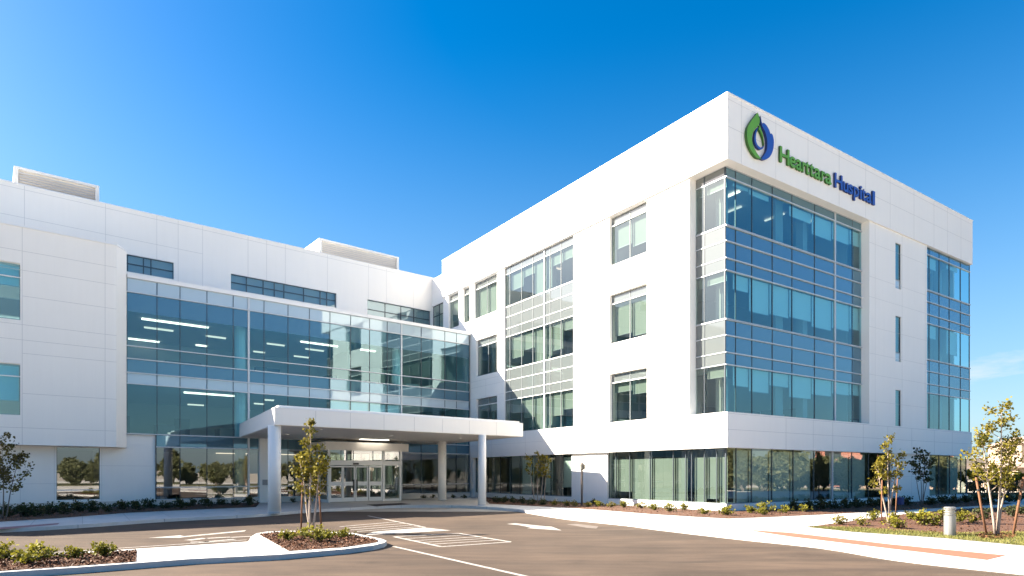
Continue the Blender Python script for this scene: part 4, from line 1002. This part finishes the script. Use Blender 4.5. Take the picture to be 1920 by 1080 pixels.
far_bld('pale low house behind the yellow hedge at right edge', 58, 73, R_(-8), 22, 8, 2.6, 'tan', 'tan', 1)
mb = MB(); hp = []
for i in range(41):
    x = 60 + i * 12; hh = 2 + 4 * noise.noise((x * .011, 3.3, 0)) + 2 * noise.noise((x * .05, 1, 0)) + 6 * min(1, max(0, (x - 120) / 150)); hp.append((x, max(2, hh)))
for i in range(40):
    (x0, h0), (x1, h1) = hp[i], hp[i + 1]
    mb.face([(x0, 190, -.2), (x1, 190, -.2), (x1, 245, h1), (x0, 245, h0)], 'hill'); mb.face([(x0, 245, h0), (x1, 245, h1), (x1, 330, h1 * 1.5), (x0, 330, h0 * 1.5)], 'hill')
kind(mb.build('hill'), 'structure')
protoB = make_shrub('hedge_bush', 'leaf_yel', random.Random(4), 1.5, 2.4, 1000, .28)
for i, (x, y) in enumerate(((46.4, 61), (48.6, 61.8), (51, 62.5), (43.8, 60.4))):
    lb = 'tall yellow hedge bush behind the dark fence, %s from the building' % ordn[[1, 2, 3, 0][i]]
    if i == 0: protoB.location = (x, y, 0); protoB['label'] = lb; protoB['group'] = 'yellow bushes behind the fence'; protoB['category'] = 'bush'
    else: copy_tree(protoB, (x, y, 0), i * 1.3, .95 + .05 * i, lb, 'yellow bushes behind the fence')
for i, (u, v) in enumerate(((1838, 944), (1856, 943), (1874, 942), (1892, 941.5), (1910, 941))):
    put_shrub('d', u, v, 1.3, 'dark low shrub before the picket fence, %s from the building corner' % ordn[i], 'dark shrubs before the picket fence')
sheet('far_lawn', None, .005, 'lawn', world=[tuple(RB.w(XE + 1.0, 3)), (44, 44), (70, 48), (70, 64), (30, 64)])

# trees and houses across the road: out of the frame, but mirrored in the glass
rs = random.Random(77); spots = []
for n_, a, b, wd in ((54, (2, -33), (70, 12), 5), (40, (48, 14), (64, 58), 5), (12, (-26, -34), (8, -34), 5)):
    for i in range(n_):
        t = (i + .5) / n_; spots.append((a[0] + (b[0] - a[0]) * t + rs.uniform(-wd, wd) * .7, a[1] + (b[1] - a[1]) * t + rs.uniform(-wd, wd) * .7, rs.uniform(.5, 1.05)))
lbs = ['tall leafy tree across the road, seen only mirrored in the glazing', 'low bushy tree across the road, seen only mirrored in the glazing']
pts = [None, None]
for i, (x, y, sc) in enumerate(spots):
    k = 1 if i % 5 in (1, 3) else 0
    if pts[k] is None:
        if k == 0: pts[0] = make_tree('park_tree', lbs[0], (x, y), 5.3, [(0, 0, (.2, 0), 1), (.05, 0, (1.0, .5), .8), (0, .05, (-.9, -.4), .82)], (.12, 1), 'leaf_park', 5200, .42, 'bark_grey', 31, 2.3, 'trees across the road', twigs=14, r0=.14)
        else: pts[1] = make_tree('park_tree', lbs[1], (x, y), 3.3, [(0, 0, (.2, 0), 1), (.3, .2, (1.1, .5), .8), (-.2, -.2, (-1.0, -.4), .82)], (.03, 1), 'leaf_park', 4200, .34, 'bark_grey', 37, 2.1, 'bushy trees across the road', twigs=14, r0=.08)
        pts[k].location = (x, y, ROAD); pts[k].scale = (sc,) * 3
    else: copy_tree(pts[k], (x, y, ROAD), i * 1.7, sc, lbs[k])
far_bld('red brick house across the road, seen only mirrored in the right hand glazing', 86, 64, R_(-80), 23, 12, 6.3, 'redwall', 'redroof', 2)
far_bld('pale low building across the road, seen only mirrored in the ground glazing', 74, 60, R_(-80), 17, 8, 2.3, 'tan', 'tan', 1)

# ------------------------------------------------------------------ light, sky, camera
L = (RB.ex * 1.22 - RB.ey * 1.0); Ld = Vector((L.x, L.y, -1.02)).normalized(); S = -Ld
sun = bpy.data.lights.new('sun', 'SUN'); sun.energy = 5.0; sun.angle = R_(.53); sun.color = (1, .91, .77)
so = bpy.data.objects.new('sun', sun); C.objects.link(so); so.rotation_euler = Ld.to_track_quat('-Z', 'Y').to_euler()
el = math.asin(S.z); az = math.atan2(S.x, S.y)
W = bpy.data.worlds.new('World'); bpy.context.scene.world = W; W.use_nodes = True
nt = W.node_tree; nt.nodes.clear()
out = nt.nodes.new('ShaderNodeOutputWorld'); bg = nt.nodes.new('ShaderNodeBackground'); bg.inputs[1].default_value = .05
sky = nt.nodes.new('ShaderNodeTexSky'); sky.sky_type = 'NISHITA'; sky.sun_disc = False; sky.sun_elevation = el; sky.sun_rotation = az % (2 * math.pi)
sky.air_density = 1.0; sky.dust_density = 1.1; sky.ozone_density = 2.0
hs = nt.nodes.new('ShaderNodeHueSaturation'); hs.inputs['Saturation'].default_value = 1.57
nt.links.new(sky.outputs[0], hs.inputs['Color'])
tc = nt.nodes.new('ShaderNodeTexCoord'); sep = nt.nodes.new('ShaderNodeSeparateXYZ'); nt.links.new(tc.outputs['Generated'], sep.inputs[0])
mpn = nt.nodes.new('ShaderNodeMapping'); mpn.inputs['Scale'].default_value = (1, 1, 4.5); mpn.inputs['Location'].default_value = (.37, 1.1, .2); nt.links.new(tc.outputs['Generated'], mpn.inputs[0])
cn = nt.nodes.new('ShaderNodeTexNoise'); cn.inputs['Scale'].default_value = 3.6; cn.inputs['Detail'].default_value = 9; cn.inputs['Roughness'].default_value = .6; nt.links.new(mpn.outputs[0], cn.inputs['Vector'])
cr = nt.nodes.new('ShaderNodeMapRange'); cr.inputs[1].default_value = .6; cr.inputs[2].default_value = .78; nt.links.new(cn.outputs['Fac'], cr.inputs[0])
b1 = nt.nodes.new('ShaderNodeMapRange'); b1.interpolation_type = 'SMOOTHSTEP'; b1.inputs[1].default_value = .24; b1.inputs[2].default_value = .10; nt.links.new(sep.outputs['Z'], b1.inputs[0])
mu = nt.nodes.new('ShaderNodeMath'); mu.operation = 'MULTIPLY'; nt.links.new(cr.outputs[0], mu.inputs[0]); nt.links.new(b1.outputs[0], mu.inputs[1])
mc = nt.nodes.new('ShaderNodeMixRGB'); mc.inputs[2].default_value = (3.9, 4.1, 4.3, 1); nt.links.new(mu.outputs[0], mc.inputs[0]); hz = nt.nodes.new('ShaderNodeMapRange'); hz.interpolation_type = 'SMOOTHSTEP'; hz.inputs[1].default_value = .58; hz.inputs[2].default_value = -.05; hz.inputs[4].default_value = .7; nt.links.new(sep.outputs['Z'], hz.inputs[0])
hm = nt.nodes.new('ShaderNodeMixRGB'); hm.inputs[2].default_value = (2.0, 2.95, 3.85, 1); nt.links.new(hz.outputs[0], hm.inputs[0]); nt.links.new(hs.outputs[0], hm.inputs[1])
nt.links.new(hm.outputs[0], mc.inputs[1])
nt.links.new(mc.outputs[0], bg.inputs[0]); nt.links.new(bg.outputs[0], out.inputs[0])

cam = bpy.data.cameras.new('camera'); co = bpy.data.objects.new('camera', cam); C.objects.link(co)
co.location = (0, 0, EYE); co.rotation_euler = (R_(90), 0, 0)
cam.sensor_width = 36; cam.lens = F_ / 1920 * 36; cam.shift_y = (HV - 540) / 1920; cam.clip_end = 5000; cam.clip_start = .05
sc = bpy.context.scene; sc.camera = co
sc.view_settings.view_transform = 'Standard'; sc.view_settings.look = 'None'; sc.view_settings.exposure = 2.25; sc.view_settings.gamma = 1
sc.cycles.max_bounces = 8; sc.cycles.transparent_max_bounces = 12; sc.cycles.use_denoising = True
try: sc.cycles.denoiser = 'OPENIMAGEDENOISE'
except Exception: pass
